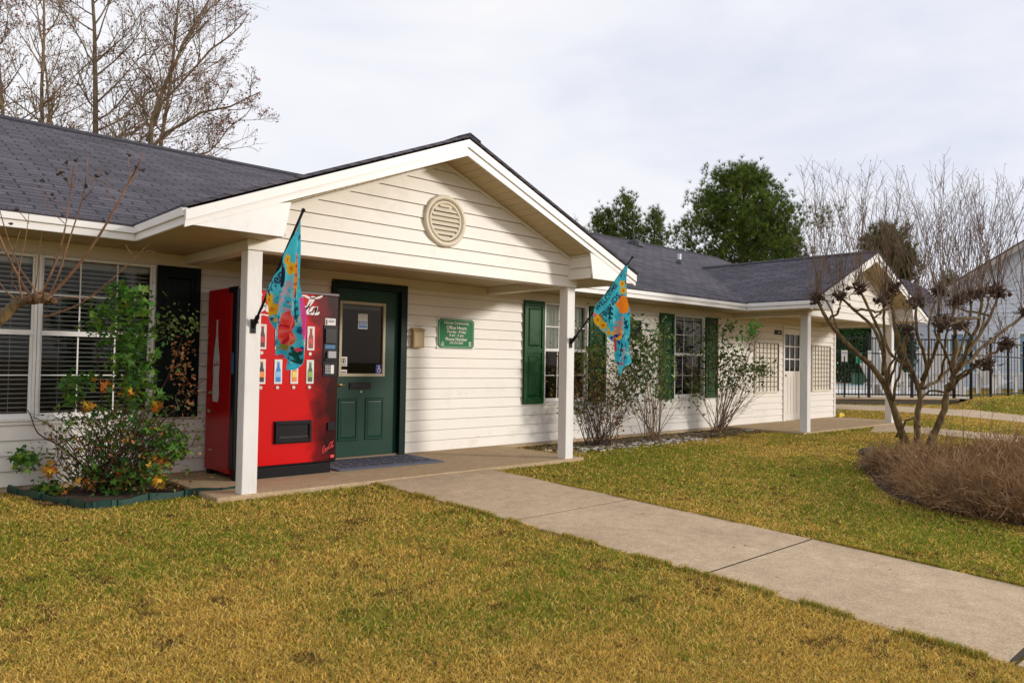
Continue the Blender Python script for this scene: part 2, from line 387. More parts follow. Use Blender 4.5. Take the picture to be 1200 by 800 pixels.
# windows
def window(x0, x1, kind):
    fr = MB(); t = .024; y0, y1 = YW-.034, YW+.06
    fr.box(x0, x0+t, y0, y1, WZ0, WZ1); fr.box(x1-t, x1, y0, y1, WZ0, WZ1)
    fr.box(x0+t, x1-t, y0, y1, WZ1-t, WZ1); fr.box(x0+t, x1-t, y0, y1, WZ0, WZ0+t)
    w = fr.build('window', trim, house, bevel=.003)
    zr = 1.345; sa = MB(); a, b = x0+t, x1-t
    sa.box(a, b, YW-.012, YW+.02, zr-.022, zr+.022)
    sa.box(a, a+.017, YW-.008, YW+.018, zr+.022, WZ1-t); sa.box(b-.017, b, YW-.008, YW+.018, zr+.022, WZ1-t)
    sa.box(a, a+.02, YW+.008, YW+.038, WZ0+t, zr-.022); sa.box(b-.02, b, YW+.008, YW+.038, WZ0+t, zr-.022); sa.box(a+.02, b-.02, YW+.008, YW+.038, WZ0+t, WZ0+t+.04)
    sa.build('sash', trim, w)
    mu = MB(); zb = (zr+.022+WZ1-t)/2
    for k in (1, 2):
        x = a+(b-a)*k/3; mu.box(x-.006, x+.006, YW-.004, YW+.004, zr+.022, WZ1-t)
        mu.box(x-.006, x+.006, YW+.020, YW+.026, WZ0+t+.04, zr-.022)
    mu.box(a+.017, b-.017, YW-.0035, YW+.0035, zb-.007, zb+.007)
    zc = (WZ0+t+zr)/2; mu.box(a+.02, b-.02, YW+.0205, YW+.0255, zc-.005, zc+.005)
    mu.build('muntin', trim, w)
    p = MB(); p.quad((a+.02, YW+.009, zr), (b-.02, YW+.009, zr), (b-.02, YW+.009, WZ1-t), (a+.02, YW+.009, WZ1-t)); p.build('pane', glass, w)
    p = MB(); p.quad((a+.02, YW+.029, WZ0+t), (b-.02, YW+.029, WZ0+t), (b-.02, YW+.029, zr), (a+.02, YW+.029, zr)); p.build('pane', glass, w)
    bl = MB()
    if kind == 'curtain':
        n = 60; zt, zl = WZ1-t, zr+.03
        for k in range(n):
            xa, xb = a+(b-a)*k/n, a+(b-a)*(k+1)/n; f = lambda x: YW+.085+.012*math.sin(x*62)+.006*math.sin(x*151)
            bl.quad((xa, f(xa), zl), (xb, f(xb), zl), (xb, f(xb), zt), (xa, f(xa), zt))
        bl.build('curtain', curtain, w)
    else:
        z = WZ1-t-.06; tl = .006
        lo = WZ0+t+.02 if kind == 'blind' else .75
        while z > lo:
            dz = random.uniform(-.003, .003)
            bl.add([(a+.015, YW+.060, z+tl+dz), (b-.015, YW+.060, z+tl-dz), (b-.015, YW+.098, z-tl), (a+.015, YW+.098, z-tl)], [(0, 1, 2, 3)])
            bl.box(a+.015, b-.015, YW+.0595, YW+.0615, z+tl-.0025, z+tl+.0025)
            z -= .041
        bl.box(a+.01, b-.01, YW+.055, YW+.10, WZ1-t-.05, WZ1-t-.003)
        for x in (a+.16, b-.16): bl.box(x-.0015, x+.0015, YW+.056, YW+.058, lo, WZ1-t-.05)
        bl.build('blind', blindm, w)
    return w
for a, b, k in wins: window(a, b, k)
# shutters
def shutter(x0, x1, m, z0=.56, z1=2.042):
    y0 = YW-.045; mb = MB(); mb.box(x0, x1, YW-.034, YW-.017, z0, z1)
    r = .05; mid = (z0+z1)/2+.02
    for a, b, c, d in ((x0, x0+r, z0, z1), (x1-r, x1, z0, z1), (x0+r, x1-r, z0, z0+.075), (x0+r, x1-r, z1-.075, z1), (x0+r, x1-r, mid-.035, mid+.035)):
        mb.box(a, b, y0-.006, YW-.033, c, d)
    for c, d in ((z0+.075, mid-.035), (mid+.035, z1-.075)):
        i = .032; p = [(x0+r+i, c+i), (x1-r-i, c+i), (x1-r-i, d-i), (x0+r+i, d-i)]; q = [(x0+r+i+.022, c+i+.022), (x1-r-i-.022, c+i+.022), (x1-r-i-.022, d-i-.022), (x0+r+i+.022, d-i-.022)]
        vs = [(x, YW-.0345, z) for x, z in p]+[(x, YW-.046, z) for x, z in q]
        mb.add(vs, [(4, 5, 6, 7)]+[(k, (k+1) % 4, 4+(k+1) % 4, 4+k) for k in range(4)])
    return mb.build('shutter', m, house, bevel=.003)
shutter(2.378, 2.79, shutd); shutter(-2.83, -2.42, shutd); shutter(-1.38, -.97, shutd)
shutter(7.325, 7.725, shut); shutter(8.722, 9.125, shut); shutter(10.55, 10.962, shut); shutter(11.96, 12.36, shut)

# entrance door
fr = MB(); t = .07
fr.box(DOOR[0], DOOR[0]+t, YW-.045, YW+.08, 0, DOOR[3]); fr.box(DOOR[1]-t-.02, DOOR[1], YW-.045, YW+.08, 0, DOOR[3]); fr.box(DOOR[0]+t, DOOR[1]-t-.02, YW-.045, YW+.08, DOOR[3]-.085, DOOR[3])
fr.build('door_frame', doorframe, house, bevel=.004)
dx0, dx1, dz0, dz1 = DOOR[0]+t, DOOR[1]-t-.02, .018, 1.988
mb = MB(); mb.box(dx0, dx1, YW-.01, YW+.08, 0, .016); mb.build('door_threshold', mat('bronze_threshold', (.20, .14, .08), .5), house)
gx0, gx1, gz0, gz1 = 4.405, 5.035, .955, 1.84
mb = MB(); yd = YW+.022
mb.box(dx0+.003, gx0, yd, yd+.04, dz0, dz1); mb.box(gx1, dx1-.003, yd, yd+.04, dz0, dz1); mb.box(gx0, gx1, yd, yd+.04, dz0, gz0); mb.box(gx0, gx1, yd, yd+.04, gz1, dz1)
def ring_panel(mb, x0, x1, z0, z1, y):
    for i, (a, d) in enumerate(((0, 0), (.014, -.012), (.030, -.002), (.046, -.008))): pass
    lv = [(0, 0), (.010, .010), (.024, .010), (.036, .001), (.05, .004)]
    prev = None
    for k, (i, d) in enumerate(lv):
        ring = [(x0+i, y-d, z0+i), (x1-i, y-d, z0+i), (x1-i, y-d, z1-i), (x0+i, y-d, z1-i)]
        if prev:
            for j in range(4): mb.quad(prev[j], prev[(j+1) % 4], ring[(j+1) % 4], ring[j])
        prev = ring
    mb.add(prev, [(0, 1, 2, 3)])
ring_panel(mb, 4.41, 4.68, .20, .70, yd-.001); ring_panel(mb, 4.77, 5.04, .20, .70, yd-.001)
door = mb.build('door', doorgreen, house); door['label'] = 'dark green entrance door with glazed upper half'
mb = MB(); b = .035; goldw = mat('door_lite_frame', (.46, .40, .27), .5)
mb.box(gx0, gx0+b, yd-.012, yd+.045, gz0, gz1); mb.box(gx1-b, gx1, yd-.012, yd+.045, gz0, gz1); mb.box(gx0+b, gx1-b, yd-.012, yd+.045, gz1-b, gz1); mb.box(gx0+b, gx1-b, yd-.012, yd+.045, gz0, gz0+b)
mb.build('glass_frame', goldw, door, bevel=.004)
mb = MB(); mb.quad((gx0+b, yd+.015, gz0+b), (gx1-b, yd+.015, gz0+b), (gx1-b, yd+.015, gz1-b), (gx0+b, yd+.015, gz1-b)); mb.build('pane', dglass, door)
mb = MB(); mb.box(gx0+.04, gx1-.04, yd+.05, yd+.07, gz1-.09, gz1-.045); mb.build('blind', blindm, door)
mb = MB(); mb.box(4.555, 4.845, yd-.014, yd, .805, .885); mb.box(4.575, 4.825, yd-.019, yd-.013, .828, .868); mb.build('mail_slot', black, door, bevel=.003)
mb = MB(); mb.tube([(4.375, yd, .86), (4.375, yd-.05, .86)], [.028, .012], 12); mb.tube([(4.37, yd-.05, .862), (4.40, yd-.055, .862), (4.47, yd-.05, .858)], [.011, .011, .008], 8); mb.build('handle', mat('brass', (.45, .33, .12), .35, metal=.8), door, smooth=True)
mb = MB(); mb.disc((4.715, yd-.002, .775), (.011, 0, 0), (0, 0, .011), 12, (0, -.004, 0)); mb.build('peephole', mat('steel_dot', (.5, .5, .45), .4), door)
def sticker(x0, x1, z0, z1, m, y=None):
    y = yd+.010 if y is None else y
    mb = MB(); mb.box(x0, x1, y-.0015, y, z0, z1); return mb.build('sticker', m, door)
stw = mat('sticker_white', (.72, .70, .64), .5); stb = mat('sticker_blue', (.02, .14, .42), .4); navy = mat('sticker_navy', (.01, .03, .30), .35); ink = mat('sticker_ink', (.05, .05, .06), .5); pale = mat('pale_print', (.55, .62, .70), .5)
sticker(4.66, 4.79, 1.52, 1.70, stw)
mb = MB()
for z0, z1 in ((1.53, 1.565), (1.572, 1.612)): mb.box(4.668, 4.782, yd+.0065, yd+.0084, z0, z1)
mb.build('sticker_band', stb, door)
mb = MB()
for k, z in enumerate((1.683, 1.665, 1.645, 1.630)): mb.box(4.672+.006*(k % 2), 4.778-.008*((k+1) % 2), yd+.0066, yd+.0083, z-.005, z+.004)
for z in (1.592,): mb.box(4.68, 4.77, yd+.0045, yd+.0062, z-.006, z+.006)
mb.build('sticker_print', pale, door)
sticker(4.425, 4.525, 1.075, 1.185, stw); sticker(4.425, 4.525, .975, 1.035, stw)
mb = MB()
for k in range(24):
    a = 2*math.pi*k/24; mb.obox((4.475+.026*math.cos(a), yd+.0072, 1.14+.026*math.sin(a)), (.004, 0, 0), (0, .001, 0), (0, 0, .004))
mb.box(4.467, 4.483, yd+.0065, yd+.0082, 1.118, 1.158); mb.box(4.44, 4.51, yd+.0065, yd+.0082, 1.088, 1.098); mb.box(4.44, 4.51, yd+.0065, yd+.0082, .998, 1.012)
mb.build('sticker_print', ink, door)
sx, sz = 4.918, .998
sticker(sx, sx+.09, sz-.005, sz+.10, navy)
mb = MB(); yy = yd+.0075   # wheelchair symbol
P = lambda x, z: (sx+x, yy, sz+z)
mb.disc(P(.040, .082), (.007, 0, 0), (0, 0, .007), 10, (0, -.001, 0))
def ribbon(pts, w, mb=mb):
    for (x0, z0), (x1, z1) in zip(pts[:-1], pts[1:]):
        d = Vector((x1-x0, 0, z1-z0)); l = d.length; d.normalize(); n = Vector((-d.z, 0, d.x))
        mb.obox(P((x0+x1)/2, (z0+z1)/2), d*(l/2+w*.3), (0, .0008, 0), n*w)
ribbon([(.040, .074), (.042, .045), (.062, .045), (.070, .018), (.078, .020)], .0035); ribbon([(.041, .062), (.058, .062)], .003)
ribbon([(.045+.024*math.cos(a), .032+.024*math.sin(a)) for a in [math.radians(110+k*22) for k in range(11)]], .003)
mb.build('wheelchair_symbol', mat('symbol_white', (.8, .8, .8), .5), door)

# back room door on the right
t = .05; fr = MB(); fr.box(DOOR2[0], DOOR2[0]+t, YW-.035, YW+.06, 0, DOOR2[3]); fr.box(DOOR2[1]-t, DOOR2[1], YW-.035, YW+.06, 0, DOOR2[3]); fr.box(DOOR2[0]+t, DOOR2[1]-t, YW-.035, YW+.06, DOOR2[3]-t, DOOR2[3]); fr.build('door_frame', trim, house, bevel=.003)
a, b, yd2 = DOOR2[0]+t+.003, DOOR2[1]-t-.003, YW+.012
g0, g1, h0, h1 = a+.05, b-.05, 1.05, 1.86
mb = MB(); mb.box(a, g0, yd2, yd2+.04, .01, 1.97); mb.box(g1, b, yd2, yd2+.04, .01, 1.97); mb.box(g0, g1, yd2, yd2+.04, .01, h0); mb.box(g0, g1, yd2, yd2+.04, h1, 1.97)
for k in range(5): mb.box(g0+.02+k*(g1-g0-.04)/5+.01, g0+.02+(k+1)*(g1-g0-.04)/5-.01, yd2-.006, yd2, .15, .95)
door2 = mb.build('door', mat('cream_door_paint', (.76, .72, .64), .4, .03, 2), house); door2['label'] = 'cream back room door with nine small panes'
mb = MB()
for k in range(4): x = g0+(g1-g0)*k/3; mb.box(x-.012, x+.012, yd2-.006, yd2+.02, h0, h1)
for k in range(4):
    z = h0+(h1-h0)*k/3; mb.box(g0+.012, g1-.012, yd2-.0055, yd2+.0195, z-.011, z+.011)
mb.build('muntin', trim, door2)
mb = MB(); mb.quad((g0, yd2+.01, h0), (g1, yd2+.01, h0), (g1, yd2+.01, h1), (g0, yd2+.01, h1)); mb.build('pane', dglass, door2)
mb = MB(); mb.tube([(a+.05, yd2, .97), (a+.05, yd2-.05, .97)], [.012, .026], 10); mb.build('handle', mat('nickel', (.4, .38, .34), .3, metal=.9), door2, smooth=True)

# grilled panels either side of that door
gridm = mat('grille_wire', (.18, .15, .11), .5)
for x0, x1 in ((13.74, 14.72), (16.22, 17.16)):
    z0, z1 = .61, 1.66; mb = MB(); t = .035
    mb.box(x0, x0+t, YW-.045, YW-.012, z0, z1); mb.box(x1-t, x1, YW-.045, YW-.012, z0, z1); mb.box(x0+t, x1-t, YW-.045, YW-.012, z1-t, z1); mb.box(x0+t, x1-t, YW-.045, YW-.012, z0, z0+t)
    mb.box(x0+t, x1-t, YW-.026, YW-.018, z0+t, z1-t)
    w = mb.build('boarded_window', mat('board_paint', (.74, .68, .56), .5, .04, 3), house, bevel=.002)
    mb = MB()
    for k in range(1, 6): x = x0+t+(x1-x0-2*t)*k/6; mb.box(x-.009, x+.009, YW-.036, YW-.028, z0+t, z1-t)
    for k in range(1, 10): z = z0+t+(z1-z0-2*t)*k/10; mb.box(x0+t, x1-t, YW-.037, YW-.029, z-.008, z+.008)
    mb.box(x0+t*.6, x0+t, YW-.047, YW-.02, z0+t, z1-t); mb.box(x1-t, x1-t*.6, YW-.047, YW-.02, z0+t, z1-t); mb.box(x0+t, x1-t, YW-.0465, YW-.02, z1-t, z1-t*.6)
    mb.build('grille', gridm, w)

# soffits (flat) and porch ceilings
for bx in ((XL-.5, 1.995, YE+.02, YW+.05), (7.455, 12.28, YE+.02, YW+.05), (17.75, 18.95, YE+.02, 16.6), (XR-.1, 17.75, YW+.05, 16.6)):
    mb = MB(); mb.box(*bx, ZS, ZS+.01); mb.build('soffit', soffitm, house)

def fascia(name, p0, p1, out, z0=2.157, z1=2.283):
    """two-step fascia between 2d points; out = outward 2d normal"""
    mb = MB(); p0, p1, o = Vector((*p0, 0)), Vector((*p1, 0)), Vector((*out, 0))
    c = (p0+p1)/2; h = (p1-p0)/2; zm = z0+.062
    mb.obox(c+o*.0+Vector((0, 0, (z0+zm)/2)), h, o*.012, (0, 0, (zm-z0)/2))
    mb.obox(c+o*.010+Vector((0, 0, (zm+z1)/2+.001)), h, o*.022, (0, 0, (z1-zm)/2))
    return mb.build(name, trim, house, bevel=.003)
fascia('fascia', (XL-.5, YE), (1.985, YE), (0, -1)); fascia('fascia', (7.465, YE), (12.265, YE), (0, -1)); fascia('fascia', (17.79, YE), (18.95, YE), (0, -1))

def porch(cx, posts, vent):
    hw = 2.725; xa, xb = cx-hw, cx+hw; ya, yf = 5.80, 6.19
    zr = lambda x: 3.224-SL*abs(x-cx)     # rake bottom
    # eave returns
    fascia('fascia', (xa, ya+.012), (xa, YE-.013), (-1, 0)); fascia('fascia', (xb, ya+.012), (xb, YE-.013), (1, 0))
    # rake boards
    for sgn in (-1, 1):
        mb = MB(); xo = cx+sgn*(hw+.012)
        th = .158
        def chev(y0, y1, d0, d1):
            zt = lambda x: 3.383-SL*abs(x-cx)
            poly = [(cx, y0, zt(cx)-d1), (xo, y0, zt(xo)-d1+.03*(d1 > .1)), (xo, y0, zt(xo)-d0), (cx, y0, zt(cx)-d0)]
            mb.prism(poly, (0, y1-y0, 0))
        chev(ya-.002, ya+.02, .074, th); chev(ya-.020, ya+.018, -.004, .076)
        mb.build('rake_board', trim, house)
        # return panel ("pork chop") and its inner side
        mb = MB(); xi = cx+sgn*(hw-.785); zi = zr(xi)+.004; xq = xi-.055*sgn; zq = zr(xq)+.004
        poly = [(cx+sgn*hw, ya+.003, 2.157), (xi-.001*sgn, ya+.003, 2.157), (xq, ya+.003, zq), (cx+sgn*hw, ya+.003, 2.26)]
        mb.prism(poly, (0, .016, 0)); mb.build('eave_return', trim, house)
        mb = MB(); siding_wall(mb, ya+.02, yf-.015, 2.165, zi+.02, (lambda sg, x: (lambda s, z, o: (x-sg*o, s, z)))(sgn, xi)); mb.build('return_wall', siding, house)
    # flat soffit outside the gable wall and the ceiling
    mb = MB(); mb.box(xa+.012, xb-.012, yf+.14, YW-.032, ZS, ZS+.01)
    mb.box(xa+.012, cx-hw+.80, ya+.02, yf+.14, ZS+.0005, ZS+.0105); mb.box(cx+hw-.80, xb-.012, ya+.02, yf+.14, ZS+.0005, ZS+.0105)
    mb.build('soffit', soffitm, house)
    # sloping rake soffit, laid as narrow boards
    mb = MB(); L = hw-.80
    for sgn in (-1, 1):
        n = int(L/.105)
        for k in range(n+1):
            x0 = cx+sgn*k*.105; x1 = cx+sgn*min(L+.03, (k+1)*.105-.006)
            if sgn*(x1-x0) < .02: continue
            poly = [(x0, ya+.019, zr(x0)+.004), (x1, ya+.019, zr(x1)+.004), (x1, ya+.019, zr(x1)+.014), (x0, ya+.019, zr(x0)+.014)]
            mb.prism(poly, (0, yf-ya-.02, 0))
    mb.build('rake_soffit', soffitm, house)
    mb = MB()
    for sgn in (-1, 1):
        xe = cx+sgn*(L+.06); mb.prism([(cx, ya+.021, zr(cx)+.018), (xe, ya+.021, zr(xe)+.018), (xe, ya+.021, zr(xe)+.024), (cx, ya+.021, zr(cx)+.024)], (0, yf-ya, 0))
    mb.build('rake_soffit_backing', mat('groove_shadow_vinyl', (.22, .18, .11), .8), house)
    # gable wall
    x0, x1 = posts[0], posts[1]+.14
    mb = MB(); siding_wall(mb, x0+.02, x1-.02, 2.08, 3.25, front(yf), clip=lambda z: (cx-(3.235-z)/SL, cx+(3.235-z)/SL)); mb.build('gable_wall', siding, house)
    mb = MB(); th = .03                       # moulding under the rake
    for sgn in (-1, 1):
        xe = cx+sgn*(L+.02); mb.prism([(cx, yf-.030, zr(cx)), (xe, yf-.030, zr(xe)), (xe, yf-.030, zr(xe)-th), (cx, yf-.030, zr(cx)-th)], (0, .012, 0))
    for x in (x0-.003, x1-.105): mb.box(x, x+.108, yf-.024, yf+.002, 2.077, 2.165 if True else 0)
    for x in (x0+.55 if False else cx-L-.03, cx+L-.015): mb.box(x, x+.045, yf-.028, yf-.002, 2.166, zr(cx-L)-.005)
    mb.build('gable_moulding', siding, house)
    # beams
    mb = MB(); mb.box(x0, x1, yf+.0, yf+.14, 2.075, ZS-.001); mb.box(x0, x0+.14, yf+.14, YW-.032, 2.075, ZS-.001); mb.box(x1-.14, x1, yf+.14, YW-.032, 2.075, ZS-.001)
    mb.build('porch_beam', mat('beam_wrap', (.70, .65, .54), .5, .04, 3), house, bevel=.004)
    for x in posts:
        mb = MB(); mb.box(x+.003, x+.137, yf-.008, yf+.126, -.10, 2.074)
        mb.build('porch_post', postm, house, bevel=.006)
    # roof
    vz = lambda x, y: ZE+SL*(hw-abs(x-cx))
    for sgn in (-1, 1):
        xo = cx+sgn*(hw+.03); zt = ZE-SL*.03
        pts = [(xo, ya-.03, zt), (cx, ya-.03, ZE+SL*hw), (cx, YE+hw, ZE+SL*hw), (xo, YE-.03, zt)]
        roof_sheet(pts, 'porch_roof', (0, 1), (cx+sgn*hw), axis='y')
    mb = MB(); zz = ZE+SL*hw+.03
    for sgn in (-1, 1): mb.prism([(cx, ya-.035, zz+.014), (cx+sgn*.14, ya-.035, zz+.014-SL*.14), (cx+sgn*.14, ya-.035, zz+.001-SL*.14), (cx, ya-.035, zz+.001)], (0, YE+hw-ya, 0))
    mb.build('ridge_cap', ridgem, house)
ridgem = mat('ridge_cap_shingle', (.035, .032, .042), .95, .3, 30)
def roof_sheet(pts, name, _, base, axis):
    """thin shingle slab: pts = planar loop of the top; uv in metres along eave / up the slope"""
    P = [Vector(p) for p in pts]; n = len(P); th = Vector((0, 0, .028))
    me = bpy.data.meshes.new(name); vs = [p+th for p in P]+P
    vs = [v-ORG[house] for v in vs]
    fs = [tuple(range(n)), tuple(range(2*n-1, n-1, -1))]+[(i, n+i, n+(i+1) % n, (i+1) % n) for i in range(n)]
    me.from_pydata(vs, [], fs); me.update()
    uv = me.uv_layers.new(name='UVMap'); k = math.sqrt(1+SL*SL)/SL
    for lp in me.loops:
        c = me.vertices[lp.vertex_index].co+ORG[house]
        uv.data[lp.index].uv = ((c.y if axis == 'y' else c.x), (c.z-ZE)*k)
    me.materials.append(shingle)
    o = bpy.data.objects.new(name, me); COL.objects.link(o); o.parent = house; ORG[o] = ORG[house]; return o
XA, XB = XL-.55, 18.98
roof_sheet([(XA, YE-.035, ZE-SL*.035), (XB, YE-.035, ZE-SL*.035), (XB, RY, RZ), (XA, RY, RZ)], 'roof', None, 0, 'x')
roof_sheet([(XA, RY, RZ), (XB, RY, RZ), (XB, 2*RY-YE+.035, ZE-SL*.035), (XA, 2*RY-YE+.035, ZE-SL*.035)], 'roof', None, 0, 'x')
mb = MB()
for sgn in (-1, 1): mb.prism([(XA+1, RY, RZ+.060), (XA+1, RY+sgn*.15, RZ+.050-SL*.15), (XA+1, RY+sgn*.15, RZ+.026-SL*.15), (XA+1, RY, RZ+.029)], (12.6-XA-1, 0, 0))
mb.build('ridge_cap', ridgem, house)
mb = MB()
for sgn in (-1, 1): mb.prism([(12.6, RY, RZ+.042), (12.6, RY+sgn*.15, RZ+.042-SL*.15), (12.6, RY+sgn*.15, RZ+.029-SL*.15), (12.6, RY, RZ+.029)], (XB-12.6, 0, 0))
mb.build('ridge_cap', ridgem, house)
for sgn in (-1, 1):
    mb = MB(); e = YE if sgn < 0 else 2*RY-YE
    for x in (XB-.03,): mb.prism([(x, RY, RZ-.005), (x, e, ZE-.005), (x, e, ZE-.15), (x, RY, RZ-.15)], (.02, 0, 0))
    mb.build('rake_board', trim, house)
porch(4.72, (2.635, 6.625), True); porch(15.0, (12.90, 16.77), False)
# round gable vent
mb = MB(); c = Vector((4.725, 6.165, 2.61)); r = .245
mb.tube([c+Vector((r*math.cos(a), 0, r*math.sin(a))) for a in [2*math.pi*k/40 for k in range(41)]], .028, 8, cap=False)
mb.tube([c+Vector(((r-.05)*math.cos(a), -.002, (r-.05)*math.sin(a))) for a in [2*math.pi*k/40 for k in range(41)]], .018, 8, cap=False)
vent = mb.build('gable_vent', mat('vent_vinyl', (.72, .64, .50), .5), house, smooth=True)
mb = MB(); mb.disc(c+Vector((0, .012, 0)), (r, 0, 0), (0, 0, r), 36, (0, .01, 0)); mb.build('vent_backing', mat('vent_dark', (.05, .04, .03), .9), vent)
mb = MB()
for k in range(-4, 4):
    z = k*.048+.024; h = math.sqrt(max(0, (r-.06)**2-z*z))
    mb.add([(c.x-h, c.y+.008, c.z+z+.020), (c.x+h, c.y+.008, c.z+z+.020), (c.x+h, c.y-.020, c.z+z-.020), (c.x-h, c.y-.020, c.z+z-.020),
            (c.x-h, c.y+.008, c.z+z+.014), (c.x+h, c.y+.008, c.z+z+.014), (c.x+h, c.y-.020, c.z+z-.026), (c.x-h, c.y-.020, c.z+z-.026)], [(0, 1, 2, 3), (3, 2, 6, 7), (4, 7, 6, 5)])
mb.build('louver', vent.data.materials[0], vent)
# pipes and vents on the roof
def on_roof(u, v):
    d = ray(u, v); t = (ZE-SL*YE+.03-EYE)/(d.z-SL*d.y); return CAMP+d*t
p = on_roof(796, 309); mb = MB(); mb.tube([p-Vector((0, 0, .1)), p+Vector((0, 0, .22))], .045, 14); pv = mb.build('vent_pipe', mat('pvc_pipe', (.70, .72, .72), .4), house, smooth=False)
mb = MB(); mb.tube([p-Vector((0, 0, .06)), p+Vector((0, 0, .03)), p+Vector((0, 0, .09))], [.12, .09, .052], 14); mb.build('flashing', mat('lead_flashing', (.05, .05, .055), .6), pv)
p = on_roof(744, 287); mb = MB(); mb.tube([p-Vector((0, 0, .05)), p+Vector((0, 0, .08)), p+Vector((0, 0, .13))], [.20, .17, .05], 14); mb.tube([p+Vector((-.05, 0, .1)), p+Vector((-.05, 0, .28))], .03, 10); mb.build('roof_vent', mat('dark_roof_vent', (.04, .04, .045), .6), house)
p = on_roof(863, 313.5); mb = MB(); mb.tube([p-Vector((0, 0, .05)), p+Vector((0, 0, .12))], .04, 10); mb.build('vent_pipe', mat('grey_pipe', (.25, .25, .25), .5), house)

# ================================================================== wall mounted things
def wall_box(name, x0, x1, z0, z1, th, m, label, cat, bevel=.004):
    root = thing(name, ((x0+x1)/2, YW-.018, z0), label, cat); return root
gs = thing('office_hours_sign', (6.1, YW-.017, 1.32), 'green office hours sign with white lettering beside the entrance door', 'sign')
x0, x1, z0, z1 = 5.80, 6.40, 1.325, 1.705
gsm = mat('sign_green', (.0, .17, .05), .45, .08, 6, spec=.2)
mb = MB(); c = .035; yb = YW-.030
poly = [(x0+c, z0), (x1-c, z0), (x1, z0+c), (x1, z1-c), (x1-c, z1), (x0+c, z1), (x0, z1-c), (x0, z0+c)]
mb.box(x0-.008, x1+.008, YW-.026, YW-.017, z0-.008, z1+.008); mb.build('backing_board', trim, gs)
mb = MB(); mb.prism([(a, yb-.002, b) for a, b in poly], (0, .005, 0)); mb.build('panel', gsm, gs)
mb = MB(); q = [(a+(-1 if a > 6.1 else 1)*.018, b+(-1 if b > 1.5 else 1)*.018) for a, b in poly]
for (a, b), (e, f) in zip(q, q[1:]+q[:1]):
    d = Vector((e-a, 0, f-b)); l = d.length; d.normalize(); mb.obox(((a+e)/2, yb-.0035, (b+f)/2), d*(l/2), (0, .001, 0), Vector((-d.z, 0, d.x))*.0025)
mb.build('border', mat('sign_border', (.45, .62, .45), .5), gs)
mb = MB(); T = lambda cx, cz: (lambda x, y: (cx+x, yb-.0045, cz+y))
for txt, s, z, b in (('Hillside Community', .052, 1.652, .0006), ('Office Hours', .064, 1.590, .0012), ('Monday - Friday', .048, 1.538, .0008), ('8 am - 5 pm', .048, 1.492, .0006), ('Phone Number', .058, 1.440, .001), ('255-376-0060', .040, 1.392, .0004)):
    text_mb(mb, txt, s, T(6.10, z), bold=b)
mb.build('lettering', mat('sign_lettering', (.80, .76, .66), .5), gs)
mb = MB()
mb.add([(5.845, yb-.004, 1.375), (5.875, yb-.004, 1.41), (5.905, yb-.004, 1.375), (5.895, yb-.004, 1.375), (5.875, yb-.004, 1.398), (5.855, yb-.004, 1.375)], [(0, 5, 4, 1), (1, 4, 3, 2)]); mb.box(5.857, 5.893, yb-.0045, yb-.0025, 1.357, 1.372)
mb.box(6.31, 6.35, yb-.0045, yb-.0025, 1.392, 1.412); mb.box(6.31, 6.35, yb-.0045, yb-.0025, 1.366, 1.384); mb.box(6.322, 6.338, yb-.0045, yb-.0025, 1.350, 1.362)
mb.build('housing_emblems', mat('emblem_white', (.6, .66, .55), .5), gs)

mbx = thing('drop_box', (5.475, YW-.018, 1.31), 'small tan drop box mounted on the siding right of the green door', 'box')
tan = mat('tan_metal', (.50, .38, .18), .5, .1, 5)
mb = MB(); mb.box(5.39, 5.555, YW-.075, YW-.017, 1.315, 1.525); mb.build('body', tan, mbx, bevel=.006)
mb = MB(); mb.prism([(5.382, YW-.085, 1.522), (5.382, YW-.017, 1.522), (5.382, YW-.017, 1.562), (5.382, YW-.07, 1.548)], (.181, 0, 0)); mb.build('lid', tan, mbx)
mb = MB(); mb.box(5.41, 5.535, YW-.079, YW-.0745, 1.335, 1.50); mb.build('panel', mat('tan_panel', (.62, .50, .28), .5), mbx)

bs = thing('wall_plaque', (9.83, YW-.017, 1.59), 'black rectangular plaque on the wall between the two shuttered windows, behind the rose bush', 'sign')
mb = MB(); mb.box(9.60, 10.03, YW-.040, YW-.017, 1.595, 1.885); mb.build('panel', mat('plaque_black', (.008, .008, .012), .5, spec=.1), bs, bevel=.004)
mb = MB(); mb.box(9.62, 9.86, YW-.0435, YW-.0405, 1.745, 1.79); mb.build('white_band', mat('plaque_white', (.62, .62, .60), .5), bs)
ns = thing('door_number_plate', (14.70, YW-.017, 1.82), 'tiny black number plate high beside the cream back door', 'sign')
mb = MB(); mb.box(14.56, 14.84, YW-.032, YW-.017, 1.825, 1.915); mb.build('panel', black, ns, bevel=.002)
mb = MB(); mb.box(14.68, 14.75, YW-.035, YW-.0325, 1.855, 1.885); mb.build('mark', mat('plate_mark', (.55, .55, .5), .5), ns)
yb_ = at_z(984, 487.5, 0.02); ys = thing('ground_spike', (17.55, 7.62, ground(17.55, 7.62)), 'small yellow plastic marker on the ground at the right corner of the wall', 'marker')
mb = MB(); g = ground(17.55, 7.62)
mb.prism([(17.50, 7.60, g-.02), (17.78, 7.60, g-.02), (17.78, 7.60, g+.05), (17.60, 7.60, g+.10), (17.50, 7.60, g+.06)], (0, .05, 0)); mb.build('marker_body', mat('yellow_plastic', (.75, .50, .02), .5), ys, bevel=.01)
mb = MB(); mb.tube([(17.53, 7.62, g), (17.53, 7.62, g+.17)], .012, 6); mb.build('marker_stake', mat('stake_grey', (.3, .3, .3), .5), ys)
